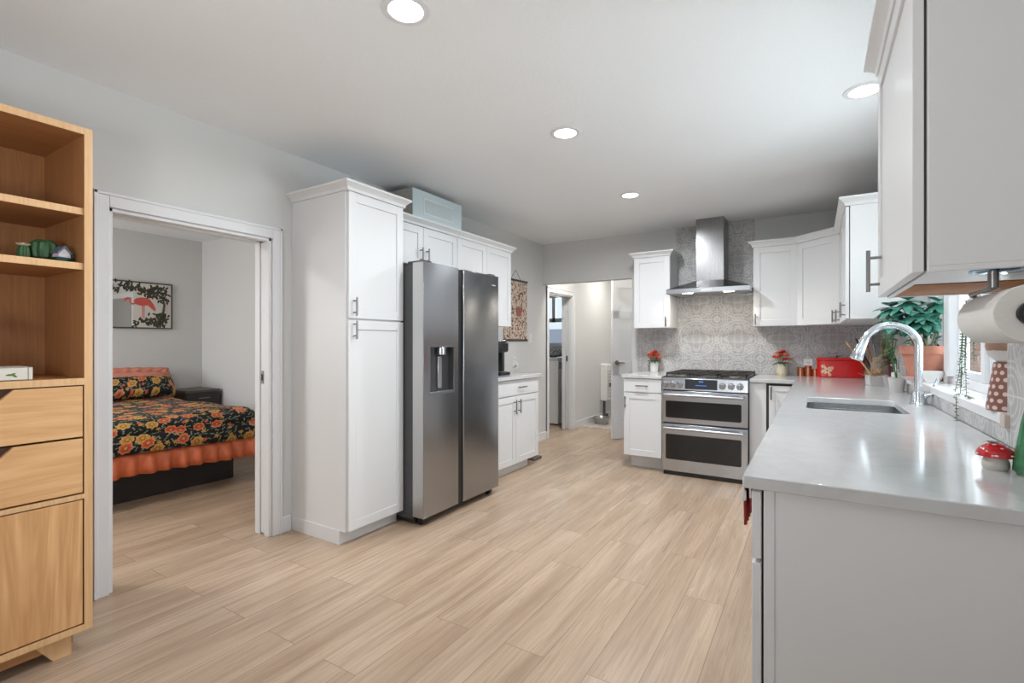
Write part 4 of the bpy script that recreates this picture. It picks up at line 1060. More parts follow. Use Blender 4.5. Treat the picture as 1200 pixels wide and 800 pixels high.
wall_plate('light_switch', 'white light switch right of the hanging scroll', 'switch', (XL, 5.115, 1.27), PI/2, 'switch')
o_ = wall_plate('wall_outlet', 'white wall outlet with plug beside the coffee maker', 'outlet', (XL, 4.745, 1.00), PI/2, 'outlet')
B().box(-0.018, 0.018, -0.045, -0.0095, -0.042, -0.004).build('plug', PORC, o_, bevel=0.004)
B().tube([(0, -0.04, -0.025), (0, -0.06, -0.06), (-0.10, -0.05, -0.088), (-0.25, -0.10, -0.088)], 0.004, 8).build('plug_cord', PORC, o_)
wall_plate('wall_outlet', 'white wall outlet on the tile behind the copper canisters', 'outlet', (-0.055, YB-0.010, 1.005), 0, 'outlet')

cm = thing('coffee_maker', 'black pod coffee maker on the left countertop, half hidden by the refrigerator', 'coffee maker', (-2.62, 3.90, 0.908), PI/2)
B().box(-0.085, 0.085, -0.14, 0.13, 0, 0.03).build('base', BLACKP, cm, bevel=0.006)
B().box(-0.08, 0.08, 0.01, 0.125, 0.03, 0.30).build('column', BLACKP, cm, bevel=0.012)
B().box(-0.082, 0.082, -0.13, 0.125, 0.215, 0.318).build('brew_head', BLACKP, cm, bevel=0.02)
B().box(-0.055, 0.055, -0.125, -0.01, 0.030, 0.036).build('drip_grid', STEEL, cm)
B().box(0.0805, 0.115, -0.06, 0.115, 0.02, 0.28).build('water_tank', plain('smoke_tank', (0.06, 0.06, 0.065), 0.1), cm, bevel=0.01)
B().tube([(-0.05, -0.11, 0.322), (0.0, -0.135, 0.328), (0.05, -0.11, 0.322)], 0.007).build('lid_handle', STEEL, cm)

mp = thing('floor_mop', 'slim dark mop leaning beside the white base cabinet', 'mop', (-2.60, 4.52, 0))
B().tube([(0.10, -0.035, 0.03), (-0.03, -0.02, 0.36)], 0.010).build('handle', plain('mop_dark', (0.10, 0.075, 0.065), 0.5), mp)
B().tube([(-0.03, -0.02, 0.36), (-0.11, -0.008, 0.58)], 0.013).build('grip', BLACKP, mp)
B().box(0.05, 0.15, -0.115, 0.045, 0.0, 0.026).build('head', plain('mop_head_grey', (0.13, 0.11, 0.1), 0.7), mp, bevel=0.006)

# ------------------------------------------------------------------ hall
wd = Vector((-1.80, 6.42, 0)); we = Vector((-2.17, 5.90, 0))
ang = math.atan2(we.y-wd.y, we.x-wd.x); Lw = (we-wd).length
hdz = bpy.data.objects.new('door_4', None); COL.objects.link(hdz); hdz.location = wd; hdz.rotation_euler = (0, 0, ang); struct(hdz)
# local x from hinge to latch; visible face toward the kitchen
b_ = B().box(0, Lw, -0.010, 0.010, 0.008, 2.03)
xs = (0.0, 0.095, 0.285, 0.355, 0.545, Lw)
for sgn in (1, -1):
    y0, y1 = (0.010, 0.020) if sgn > 0 else (-0.020, -0.010)
    for z0, z1 in ((0.008, 0.22), (0.80, 0.98), (1.52, 1.62), (1.91, 2.03)): b_.box(0, Lw, y0, y1, z0, z1)
    for x0, x1 in ((0, 0.10), (0.285, 0.355), (Lw-0.10, Lw)): b_.box(x0, x1, y0, y1, 0.22, 1.91)
b_.build('leaf', TRIMW, hdz, bevel=0.002)
NKB = plain('knob_bronze', (0.36, 0.30, 0.25), 0.3, 0.9)
for sgn in (1, -1):
    k = B().tube([(Lw-0.06, 0.018*sgn, 0.965), (Lw-0.06, 0.026*sgn, 0.965)], 0.030, 20).tube([(Lw-0.06, 0.02*sgn, 0.965), (Lw-0.06, 0.055*sgn, 0.965)], 0.010, 12)
    k.tube([(Lw-0.06, 0.05*sgn, 0.965), (Lw-0.15, 0.055*sgn, 0.962)], 0.009, 12)
    k.build('door_handle', NKB, hdz)
hk = B().box(0.30, 0.33, 0.019, 0.023, 1.86, 2.033).box(0.30, 0.33, -0.023, 0.023, 2.0305, 2.034).box(0.30, 0.33, 0.023, 0.055, 1.86, 1.864).box(0.30, 0.33, 0.052, 0.056, 1.86, 1.89)
hk.build('over_door_hook', plain('brass', (0.65, 0.48, 0.22), 0.3, 1.0), hdz)

ht = thing('wall_heater', 'white wall heater at the far end of the hall', 'heater', (XL, 7.35, 0))
B().box(0.001, 0.11, 0, 0.50, 0.30, 0.88).build('case', PORC, ht, bevel=0.012)
b_ = B()
for k in range(9): b_.box(0.11, 0.114, 0.05, 0.45, 0.36+0.05*k, 0.375+0.05*k)
b_.build('grille', plain('heater_grille', (0.45, 0.45, 0.45), 0.5), ht)
B().tube([(0.06, 0.03, 0.02), (0.06, 0.03, 0.30)], 0.02).tube([(0.06, 0.03, 0.08), (0.12, 0.03, 0.08)], 0.024).build('dark_item_below', plain('dark_item', (0.06, 0.05, 0.05), 0.5), ht)  # unidentified dark item below the heater, built as a pipe stub
B().box(0.12, 0.135, 0.10, 0.14, 0.52, 0.58).build('thermostat_knob', BLACKP, ht, bevel=0.004)
bo = B().lathe([(0, 0.0), (0.10, 0.0), (0.13, 0.09), (0.135, 0.10), (0.128, 0.10), (0.095, 0.012), (0, 0.012)], n=36).build('pet_bowl', plain('steel_bowl', (0.42, 0.41, 0.39), 0.3, 0.8), loc=(-2.72, 6.95, 0.0065))
tag(bo, 'metal pet bowl on the hall floor tile', 'bowl')
# laundry
ws = thing('washing_machine', 'white front-loading washing machine seen through the laundry doorway', 'washer', (-3.84, 6.50, 0))
B().box(0, 0.62, 0, 0.62, 0.015, 0.95).build('cabinet', PORC, ws, bevel=0.012)
B().box(-0.0, 0.625, 0, 0.62, 0.95, 0.99).build('top', plain('washer_top', (0.62, 0.62, 0.63), 0.4), ws, bevel=0.016)
B().box(0.62, 0.632, 0.02, 0.60, 0.83, 0.94).build('control_panel', plain('panel_grey', (0.35, 0.36, 0.38), 0.3), ws, bevel=0.004)
d_ = B(); 
d_.tube([(0.62, 0.31, 0.42), (0.66, 0.31, 0.42), (0.695, 0.31, 0.42)], [0.235, 0.225, 0.18], 36)
d_.build('door', plain('door_ring_grey', (0.35, 0.37, 0.4), 0.2, 0.6), ws, bevel=0.004)
B().box(0.05, 0.57, 0.05, 0.57, 0, 0.016).build('foot', BLACKP, ws)
lbk = B()
lbk.ball((0, 0, 0.075), (0.20, 0.17, 0.075), 24, 14).ball((0.08, 0.05, 0.11), (0.11, 0.10, 0.06), 20, 12)
def speck():
    m, nt, b, out = new_mat('speckled_cloth'); v = coords(nt); f = noise(nt, v, 45.0, 2.0)
    nt.links.new(mixc(nt, M_(nt, 'GREATER_THAN', f, 0.52), (0.60, 0.60, 0.60), (0.18, 0.17, 0.17)), b.inputs['Base Color']); b.inputs['Roughness'].default_value = 0.95
    return m
tag(lbk.build('cloth_bundle', speck(), loc=(-3.50, 6.90, 0.99)), 'speckled grey and white cloth bundle on top of the washing machine', 'laundry')

# ------------------------------------------------------------------ counter things
def flowers(t, base_z, n, spread, mats, seed, rise=0.06):
    r = random.Random(seed)
    for k in range(n):
        a = 2*PI*k/n*2.4; q = math.sqrt((k+0.4)/n); x, y = spread*q*math.cos(a), spread*q*math.sin(a)*0.8
        z = base_z + rise*(1.45-1.15*q*q) + r.uniform(-0.006, 0.006)
        b_ = B()
        for lay, (cnt, lr, zz) in enumerate(((7, 0.030, 0.0), (6, 0.026, 0.004), (4, 0.020, 0.008))):
            for j in range(cnt):
                f = 2*PI*j/cnt+lay*0.5
                b_.leaf((x+0.003*math.cos(f), y+0.003*math.sin(f), z+zz), (math.cos(f), math.sin(f), 0.35+0.75*lay), lr, lr*0.95, 0.0035, 0.1, n=4)
        fl = b_.build('flower', mats[k % len(mats)], t, ang=80)
        B().tube([(x*0.25, y*0.25, base_z-0.05), (x*0.6, y*0.6, base_z+0.01), (x, y, z)], 0.0022, 6).build('stem', STEMG, fl)
STEMG = plain('stem_green', (0.10, 0.20, 0.06), 0.6)
LEAFD = plain('leaf_green', (0.06, 0.14, 0.04), 0.5, var=0.3, vscale=30)
RED1 = plain('petal_red', (0.70, 0.06, 0.03), 0.6); RED2 = plain('petal_orange', (0.80, 0.17, 0.05), 0.6); RED3 = plain('petal_peach', (0.80, 0.35, 0.18), 0.6)
def vase_mat(name, c1, c2):
    m, nt, b, out = new_mat(name); v = coords(nt, (1, 1, 1)); vo = N(nt, 'ShaderNodeTexVoronoi'); vo.inputs['Scale'].default_value = 26; nt.links.new(v, vo.inputs['Vector'])
    nt.links.new(mixc(nt, M_(nt, 'LESS_THAN', vo.outputs['Distance'], 0.33), c1, c2), b.inputs['Base Color']); b.inputs['Roughness'].default_value = 0.25
    return m
def vase(label, loc, s, mat, seed):
    t = thing('flower_vase', label, 'vase', loc, 0.0, None)
    B().lathe([(0, 0), (0.040*s, 0), (0.044*s, 0.01*s), (0.046*s, 0.06*s), (0.047*s, 0.115*s), (0.043*s, 0.115*s), (0.040*s, 0.02*s), (0, 0.02*s)]).build('pot', mat, t)
    flowers(t, 0.115*s, 13, 0.075*s, (RED1, RED2, RED1, RED3), seed, 0.075*s)
    b_ = B(); r = random.Random(seed+1)
    for k in range(16):
        a = 2*PI*k/16; b_.leaf((0.02*math.cos(a), 0.02*math.sin(a), 0.115*s), (math.cos(a), math.sin(a), r.uniform(0.1, 0.7)), 0.075*s, 0.022, 0.0015, 0.5, n=5)
    b_.build('leaves', LEAFD, t, ang=80)
    return t
vase('white vase of red and orange flowers left of the range', (-1.475, 5.30, 0.905), 0.95, PORC, 4)
vase('cream patterned vase of orange flowers right of the range', (-0.268, 5.27, 0.905), 1.0, vase_mat('cream_pattern', (0.70, 0.64, 0.50), (0.62, 0.50, 0.28)), 9)
COPPER = plain('copper', (0.62, 0.27, 0.16), 0.25, 1.0, var=0.1)
for x, h, r, w in ((-0.115, 0.082, 0.029, 'leftmost copper canister, short and wide, behind the sink counter'), (-0.055, 0.098, 0.030, 'tallest copper canister, in the middle of the three'), (0.000, 0.070, 0.025, 'smallest copper canister, nearest the red bread box')):
    t = thing('copper_canister', w, 'canister', (x, 5.30, 0.905), 0, 'copper canisters by the outlet')
    B().lathe([(0, 0), (r, 0), (r, h*0.86), (0, h*0.86)], n=28).build('body', COPPER, t, bevel=0.002)
    B().lathe([(0, h*0.86), (r*1.05, h*0.86), (r*1.05, h*0.96), (r*0.9, h), (0, h)], n=28).build('lid', COPPER, t)
# red bread box / roaster
RED = plain('red_enamel', (0.62, 0.012, 0.012), 0.18, coat=0.4)
rb = thing('bread_box', 'red enamel bread box with a cream flower decal on the back counter', 'bread box', (0.197, 5.29, 0.905))
B().prism(rrect(-0.185, 0.175, -0.085, 0.085, 0.045), lambda u, v, h: (u, v, h), 0.0, 0.150).build('body', RED, rb, bevel=0.006)
lid = B().prism(rrect(-0.190, 0.180, -0.090, 0.090, 0.048), lambda u, v, h: (u, v, h), 0.150, 0.176).build('lid', RED, rb, bevel=0.010, seg=3)
B().tube([(-0.03, 0, 0.175), (-0.03, 0, 0.19), (0.02, 0, 0.19), (0.02, 0, 0.175)], 0.007).build('knob', BLACKP, lid)
b_ = B()
CRM = plain('decal_cream', (0.80, 0.62, 0.38), 0.5, var=0.2, vscale=60)
for cx_, cz_, rr_ in ((-0.105, 0.062, 0.032), (-0.135, 0.098, 0.016), (-0.070, 0.085, 0.014), (-0.140, 0.050, 0.013), (-0.085, 0.024, 0.012)):
    for k in range(6):
        a = 2*PI*k/6; b_.leaf((cx_+0.2*rr_*math.cos(a), -0.0855, cz_+0.2*rr_*math.sin(a)), (math.cos(a), 0, math.sin(a)), rr_, rr_*0.6, 0.0008, 0, up=(0, 1, 0), n=4)
b_.build('flower_decal', CRM, rb)
# white square planter with dried flowers
pl = thing('square_planter', 'small white square planter with dried tan flowers near the corner', 'planter', (0.385, 4.42, 0.905), 0.15)
b_ = B(); 
v0 = [(-0.06, -0.06), (0.06, -0.06), (0.06, 0.06), (-0.06, 0.06)]
a = [b_.bm.verts.new((x*0.98, y*0.98, 0)) for x, y in v0]; c = [b_.bm.verts.new((x*1.05, y*1.05, 0.075)) for x, y in v0]; d = [b_.bm.verts.new((x*0.92, y*0.92, 0.075)) for x, y in v0]; e = [b_.bm.verts.new((x*0.9, y*0.9, 0.055)) for x, y in v0]
for A1, B1 in ((a, c), (c, d), (d, e)):
    for i in range(4): b_.bm.faces.new((A1[i], A1[(i+1) % 4], B1[(i+1) % 4], B1[i]))
b_.bm.faces.new(a[::-1]); b_.bm.faces.new(e)
b_.build('pot', plain('planter_white', (0.68, 0.66, 0.64), 0.6), pl, bevel=0.002)
b_ = B(); r = random.Random(5)
for k in range(26):
    a = r.uniform(0, 2*PI); q = r.uniform(0.01, 0.05); b_.leaf((q*math.cos(a)-0.02, q*math.sin(a), 0.056), (math.cos(a)*0.6-0.35, math.sin(a)*0.6, r.uniform(0.6, 1.6)), r.uniform(0.04, 0.09), 0.022, 0.002, 0.2, n=5)
b_.build('dried_flowers', plain('dried_tan', (0.50, 0.30, 0.16), 0.9, var=0.5, vscale=40), pl, ang=80)
# utensil crock
CROCK = wood('crock_wood', (0.36, 0.27, 0.21), (0.28, 0.20, 0.15), (0.22, 0.15, 0.11), 2)
cr = thing('utensil_crock', 'brown wood-grain utensil crock behind the white square planter', 'crock', (0.418, 4.585, 0.905))
B().lathe([(0, 0), (0.060, 0), (0.062, 0.01), (0.064, 0.205), (0.056, 0.205), (0.054, 0.02), (0, 0.02)], n=28).build('crock', CROCK, cr)
for i, (dx, dy, L_) in enumerate(((-0.16, 0.0, 0.36), (-0.10, -0.05, 0.34), (-0.05, 0.05, 0.38), (0.02, -0.02, 0.33), (-0.22, 0.03, 0.33))):
    e_ = Vector((dx, dy, L_)); st = Vector((dx*0.15, dy*0.3, 0.03))
    u_ = B().tube([st, st+(e_-st)*0.75], 0.006, 8)
    dd_ = (e_-st).normalized(); cc = st+(e_-st)*0.86
    u_.ball(cc, (0.020, 0.008, 0.034), 12, 8, dd_.to_track_quat('Z', 'Y').to_matrix().to_4x4())
    u_.build('utensil', (BLACKP, UNDERW, STEEL, UNDERW, WOODE)[i], cr)
# purple-red flower head beside the crock
fp = thing('coleus_plant', 'dark red leafed plant in a small pot behind the faucet spout', 'plant', (0.440, 4.26, 0.905))
B().lathe([(0, 0), (0.03, 0), (0.040, 0.075), (0.036, 0.075), (0.03, 0.06), (0, 0.06)], n=24).build('pot', plain('pot_grey', (0.45, 0.43, 0.42), 0.6), fp)
b_ = B(); r = random.Random(8)
b_.tube([(0, 0, 0.05), (-0.005, 0.0, 0.13), (-0.01, 0, 0.20)], 0.005, 8)
for k in range(34):
    a = r.uniform(0, 2*PI); z = r.uniform(0.14, 0.225); b_.leaf((-0.01, 0, z), (math.cos(a), math.sin(a), r.uniform(-0.1, 0.8)), r.uniform(0.03, 0.055), 0.03, 0.0015, 0.5, n=5)
b_.build('foliage', plain('maroon_leaf', (0.17, 0.035, 0.055), 0.5, var=0.5, vscale=40), fp, ang=80)
# soap box and bowl
sb = thing('soap_dispenser', 'small white square soap bottle between the crock and the plant pot', 'soap bottle', (0.452, 4.05, 0.905), 0.2)
B().box(-0.022, 0.022, -0.022, 0.022, 0, 0.115).build('bottle', PORC, sb, bevel=0.004)
B().tube([(0, 0, 0.114), (0, 0, 0.135)], 0.012).tube([(0, 0, 0.13), (0, 0, 0.16), (-0.03, 0, 0.162)], 0.005).build('pump', PORC, sb)

# window sill: big terracotta plant
SILL = 0.999
pp = thing('potted_succulent', 'large teal-leafed plant in a terracotta pot on the window sill', 'potted plant', (0.532, 3.62, SILL))
B().lathe([(0, 0), (0.088, 0), (0.10, 0.012), (0.104, 0.02), (0.07, 0.02), (0, 0.018)], n=36).build('saucer', plain('saucer_pink', (0.62, 0.42, 0.42), 0.5), pp)
B().lathe([(0, 0.02), (0.075, 0.02), (0.103, 0.150), (0.117, 0.150), (0.119, 0.196), (0.106, 0.196), (0.098, 0.16), (0, 0.16)], n=40).build('pot', TERRA, pp)
B().lathe([(0, 0.160), (0.097, 0.160), (0.05, 0.178), (0, 0.182)], n=24).build('soil', SOIL, pp)
r = random.Random(21)
st = B(); fo = B()
TIPS = []
for k in range(13):
    a = 2*PI*k/13+r.uniform(-0.2, 0.2); q = r.uniform(0.02, 0.13)
    tip = Vector((q*math.cos(a)-0.035, q*0.9*math.sin(a)-0.03, r.uniform(0.31, 0.445)))
    b0 = Vector((0.045*math.cos(a)*r.random(), 0.045*math.sin(a)*r.random(), 0.17))
    st.tube([b0, (b0+tip)/2+Vector((r.uniform(-0.02, 0.02), r.uniform(-0.02, 0.02), 0.0)), tip], [0.0065, 0.005, 0.004], 8)
    TIPS.append(tip)
    st.tube([b0, b0+Vector((0.01, 0.01, 0.02))], 0.004, 6)
for tip in TIPS:
    for lay, (cnt, el, L_) in enumerate(((8, -0.45, 0.105), (7, 0.05, 0.095), (5, 0.7, 0.07))):
        for j in range(cnt):
            f = 2*PI*j/cnt+lay*0.4+tip.x*30
            LL = L_*r.uniform(0.8, 1.15)
            dx = math.cos(f)
            if tip.x+dx*LL > 0.062 and dx > 0: LL = max(0.035, 0.062-tip.x)
            fo.leaf(tip+Vector((0, 0, lay*0.006)), (dx, math.sin(f), el), LL, 0.050, 0.004, 0.25, n=6, fold=0.15)
for k in range(22):
    a = r.uniform(0, 2*PI); z = r.uniform(0.19, 0.27); q = r.uniform(0.0, 0.06)
    fo.leaf((q*math.cos(a), q*math.sin(a), z), (math.cos(a)*(0.4 if math.cos(a) > 0 else 1), math.sin(a), r.uniform(-0.3, 0.6)), 0.055, 0.028, 0.003, 0.3, n=5)
st.build('stem', plain('pale_stem', (0.42, 0.40, 0.28), 0.6), pp)
fo.build('foliage', plain('teal_leaf', (0.07, 0.25, 0.185), 0.35, var=0.45, vscale=18), pp, ang=80)
# red blossom sprig at the left of the plant
sp = thing('potted_herb', 'small leafy herb with red blossom between the crock and the terracotta pot', 'plant', (0.437, 3.885, 0.905))
B().lathe([(0, 0), (0.036, 0), (0.045, 0.09), (0.041, 0.09), (0.036, 0.075), (0, 0.075)], n=24).build('pot', plain('pot_offwhite', (0.60, 0.58, 0.57), 0.5), sp)
b_ = B(); r = random.Random(31)
for k in range(5): b_.tube([(0, 0, 0.07), (r.uniform(-0.03, 0.02), r.uniform(-0.03, 0.03), 0.2), (r.uniform(-0.08, 0.0), r.uniform(-0.06, 0.04), 0.33)], 0.003, 6)
for k in range(60):
    a = r.uniform(0, 2*PI); z = r.uniform(0.17, 0.37); b_.leaf((r.uniform(-0.08, 0.0), r.uniform(-0.05, 0.04), z), (math.cos(a)-0.2, math.sin(a), r.uniform(-0.4, 0.5)), r.uniform(0.03, 0.055), 0.02, 0.0015, 0.3, n=4)
b_.build('foliage', plain('herb_green', (0.07, 0.19, 0.055), 0.5, var=0.5, vscale=25), sp, ang=80)
b_ = B()
for k in range(8):
    a = 2*PI*k/8; b_.leaf((-0.085, -0.02, 0.405), (math.cos(a), math.sin(a), 0.5), 0.025, 0.018, 0.003, 0.1, n=4)
b_.build('blossom', RED1, sp)
B().tube([(-0.06, -0.02, 0.33), (-0.085, -0.02, 0.405)], 0.003, 6).build('stem', STEMG, sp)
bwl = B().lathe([(0, 0), (0.026, 0), (0.030, 0.006), (0.046, 0.042), (0.048, 0.062), (0.044, 0.062), (0.040, 0.044), (0.02, 0.012), (0, 0.010)], n=32).build('white_bowl', PORC, loc=(0.530, 3.40, SILL))
tag(bwl, 'small white bowl on the sill in front of the terracotta pot', 'bowl')

# trailing vine hanging in the window
VN = plain('vine_leaf', (0.10, 0.13, 0.075), 0.6, var=0.5, vscale=40)
hv = thing('trailing_vine', 'thin trailing vine hanging in the window behind the paper towel', 'plant', (0.562, 2.62, 1.31))
B().lathe([(0, 0), (0.035, 0.0), (0.045, 0.03), (0.046, 0.075), (0.042, 0.075), (0.04, 0.03), (0, 0.01)], n=24).build('pot', plain('pot_white', (0.7, 0.69, 0.67), 0.5), hv)
B().tube([(-0.044, 0, 0.07), (0, 0, 0.20), (0, 0, WZ1-1.312)], 0.0012, 6).tube([(0.044, 0, 0.07), (0, 0, 0.20)], 0.0012, 6).build('hanging_wire', NICKEL, hv)
b_ = B(); r = random.Random(17)
def strand(P):
    P = [Vector(p) for p in P]; b_.tube(P, 0.0012, 5)
    for a, c in zip(P[:-1], P[1:]):
        n_ = max(1, int((c-a).length/0.011))
        for k in range(n_):
            q = a+(c-a)*(k/n_); s_ = 0.0065
            for sg in (1, -1):
                f = r.uniform(0, 2*PI); b_.leaf(q, (math.cos(f), math.sin(f), r.uniform(-0.4, 0.3)), 0.011, 0.009, 0.0012, 0.2, n=3)
for k, (dx, dy, zb) in enumerate(((-0.045, -0.02, -0.19), (-0.035, 0.05, -0.22), (-0.05, 0.015, -0.28), (-0.03, -0.045, -0.17), (-0.046, 0.03, -0.24))):
    strand([(dx*0.9, dy*0.7, 0.07), (dx*1.15, dy, 0.03), (dx*1.15, dy+0.01, zb*0.5), (dx*1.2, dy*1.2, zb)])
zs = SILL-1.31
strand([(-0.052, 0.01, 0.05), (-0.058, 0.02, -0.15), (-0.062, 0.02, zs+0.008), (-0.084, -0.03, zs+0.006), (-0.0885, -0.05, zs-0.01), (-0.0885, -0.065, zs-0.105)])
strand([(-0.05, -0.02, -0.02), (-0.056, -0.03, -0.18), (-0.06, -0.06, zs+0.008), (-0.064, -0.16, zs+0.006)])
strand([(-0.054, 0.03, -0.05), (-0.06, 0.05, -0.22), (-0.064, 0.10, zs+0.008)])
b_.build('vine', VN, hv, ang=80)

# dotted planter and the round pot stacked on it
def dotted(name, base, dot, sc_):
    m, nt, b, out = new_mat(name)
    t = N(nt, 'ShaderNodeTexCoord'); s = N(nt, 'ShaderNodeSeparateXYZ'); nt.links.new(t.outputs['Object'], s.inputs[0])
    an = M_(nt, 'MULTIPLY', M_(nt, 'ARCTAN2', s.outputs[1], s.outputs[0]), 14/(2*PI)); zz = M_(nt, 'MULTIPLY', s.outputs[2], sc_)
    row = M_(nt, 'MULTIPLY', M_(nt, 'MODULO', M_(nt, 'FLOOR', zz), 2.0), 0.5)
    dx = M_(nt, 'SUBTRACT', M_(nt, 'FRACT', M_(nt, 'ADD', an, row)), 0.5); dy = M_(nt, 'SUBTRACT', M_(nt, 'FRACT', zz), 0.5)
    rr2 = M_(nt, 'ADD', M_(nt, 'MULTIPLY', dx, dx), M_(nt, 'MULTIPLY', dy, dy))
    nt.links.new(mixc(nt, M_(nt, 'MULTIPLY', M_(nt, 'SUBTRACT', 0.10, rr2), 40.0, clamp=True), base, dot), b.inputs['Base Color'])
    b.inputs['Roughness'].default_value = 0.35
    return m
dvs = B().lathe([(0, 0), (0.054, 0), (0.056, 0.01), (0.046, 0.09), (0.038, 0.150), (0.036, 0.152), (0, 0.152)], n=36).build('dotted_vase', dotted('dotted_brown', (0.26, 0.11, 0.085), (0.72, 0.58, 0.52), 46.0), loc=(0.517, 2.115, SILL))
tag(dvs, 'tapered brown vase with cream dots standing on the window sill', 'vase')
def two_tone():
    m, nt, b, out = new_mat('two_tone_pot'); t = N(nt, 'ShaderNodeTexCoord'); s = N(nt, 'ShaderNodeSeparateXYZ'); nt.links.new(t.outputs['Object'], s.inputs[0])
    f = noise(nt, t.outputs['Object'], 30.0); e_ = M_(nt, 'GREATER_THAN', M_(nt, 'ADD', s.outputs[2], M_(nt, 'MULTIPLY', f, 0.012)), 0.042)
    nt.links.new(mixc(nt, e_, (0.66, 0.62, 0.60), mixc(nt, f, (0.30, 0.17, 0.12), (0.45, 0.26, 0.18))), b.inputs['Base Color']); b.inputs['Roughness'].default_value = 0.3
    return m
rp = thing('round_pot', 'round brown and white pot with leaves, stacked on the dotted vase', 'potted plant', (0.517, 2.115, SILL+0.1525))
B().lathe([(0, 0), (0.030, 0), (0.052, 0.022), (0.058, 0.05), (0.052, 0.085), (0.044, 0.098), (0.040, 0.098), (0.046, 0.08), (0, 0.07)], n=36).build('pot', two_tone(), rp)
b_ = B()
for a, el, L_, z in ((2.3, 0.25, 0.10, 0.09), (2.0, 0.0, 0.11, 0.09), (2.6, -0.1, 0.09, 0.085), (1.8, -0.45, 0.09, 0.088), (3.3, 0.5, 0.07, 0.09), (-2.4, 0.5, 0.06, 0.09), (1.2, 0.6, 0.06, 0.09)):
    b_.leaf((0.02*math.cos(a), 0.02*math.sin(a), z), (math.cos(a), math.sin(a), el), L_, 0.036, 0.002, 0.25, n=6)
b_.build('foliage', plain('grey_green_leaf', (0.12, 0.22, 0.17), 0.5, var=0.3, vscale=30), rp, ang=80)

# mushroom and green bottle
mu = thing('mushroom_ornament', 'red toadstool ornament with white dots on the counter', 'ornament', (0.372, 1.625, 0.905))
mu.scale = (0.69, 0.69, 0.69)
B().lathe([(0, 0), (0.030, 0), (0.036, 0.010), (0.036, 0.024), (0.029, 0.048), (0, 0.05)], n=32).build('stalk', plain('mushroom_stalk', (0.58, 0.55, 0.50), 0.6, var=0.15, vscale=40), mu)
CAP = [(0, 0.044), (0.036, 0.042), (0.052, 0.047), (0.053, 0.055), (0.045, 0.072), (0.026, 0.088), (0.008, 0.093), (0, 0.093)]
cap = B().lathe(CAP, n=40).build('cap', plain('toadstool_red', (0.55, 0.012, 0.02), 0.12, coat=0.5), mu, ang=60)
b_ = B()
for a, q in ((-2.0, 0.35), (-1.35, 0.62), (-2.6, 0.72), (-0.6, 0.5), (0.4, 0.6), (1.5, 0.5), (2.6, 0.5), (-1.75, 0.97), (-0.9, 0.95), (-2.9, 0.98), (0.9, 0.9), (2.1, 0.9)):
    rr_ = 0.053*q; zz = 0.093-0.040*q**2.2
    b_.ball((rr_*math.cos(a)*0.97, rr_*math.sin(a)*0.97, zz-0.001), (0.0068, 0.0068, 0.0035), 12, 6)
b_.build('dots', PORC, cap)
b_ = B()
for a in (0.3, 1.6, 2.9, 4.4): b_.leaf((-0.006, 0, 0.092), (math.cos(a), math.sin(a), 0.4), 0.020, 0.011, 0.003, 0.1, n=4)
b_.build('sprig', plain('sprig_grey_green', (0.20, 0.26, 0.22), 0.5), cap)
def gl_green():
    m, nt, b, out = new_mat('green_glass'); f = noise(nt, coords(nt), 12.0)
    nt.links.new(mixc(nt, f, (0.10, 0.42, 0.20), (0.22, 0.60, 0.34)), b.inputs['Base Color'])
    b.inputs['Transmission Weight'].default_value = 0.75; b.inputs['Roughness'].default_value = 0.08; b.inputs['IOR'].default_value = 1.45
    return m
gb = thing('green_bottle', 'green glass bottle on the counter at the right picture edge', 'bottle', (0.438, 1.595, 0.905))
B().lathe([(0, 0), (0.036, 0), (0.044, 0.008), (0.043, 0.03), (0.030, 0.12), (0.020, 0.17), (0.013, 0.20), (0.013, 0.25), (0.016, 0.252), (0.016, 0.262), (0.009, 0.262), (0.009, 0.20), (0.026, 0.12), (0.038, 0.03), (0.036, 0.014), (0, 0.012)], n=32).build('glass', gl_green(), gb)
B().lathe([(0, 0.2625), (0.012, 0.2625), (0.012, 0.285), (0, 0.287)], n=20).build('cork', plain('cork', (0.45, 0.30, 0.18), 0.9), gb)

# paper towel holder and roll
hx, hy = 0.347, 1.29
th_ = thing('towel_holder', 'metal paper towel holder fixed under the near wall cabinet', 'holder', (hx, 1.43, 1.3665))
PLATE = plain('blue_steel', (0.35, 0.55, 0.68), 0.12, 1.0)
B().lathe([(0, 0), (0.050, 0), (0.050, -0.003), (0.044, -0.006), (0, -0.006)], (-0.012, 0.0), 32).build('mount_plate', PLATE, th_)
B().tube([(-0.028, -0.02, -0.004), (-0.028, -0.02, -0.040)], 0.009, 14).tube([(-0.028, -0.02, -0.040), (-0.028, 0.155, -0.040), (-0.012, 0.160, -0.055), (0, 0.160, -0.1005)], 0.005, 10).build('arm', NICKEL, th_)
B().tube([(0, 0.162, -0.1005), (0, -0.150, -0.1005)], 0.006, 12).build('rod', NICKEL, th_)
B().tube([(0, -0.1442, -0.1005), (0, -0.150, -0.1005)], 0.0235, 24).build('end_stop', BLACKP, th_)
B().tube([(0, -0.1498, -0.1005), (0, -0.154, -0.1005)], 0.0165, 24).build('end_cap', NICKEL, th_)
b_ = B(); R1, R0 = 0.056, 0.0225
def ring(y, r): return [b_.bm.verts.new((r*math.cos(2*PI*k/48), y, r*math.sin(2*PI*k/48))) for k in range(48)]
O0, O1, I0, I1 = ring(-0.14, R1), ring(0.14, R1), ring(-0.14, R0), ring(0.14, R0)
for a, c in ((O0, O1), (O1, I1), (I1, I0), (I0, O0)):
    for k in range(48): b_.bm.faces.new((a[k], a[(k+1) % 48], c[(k+1) % 48], c[k]))
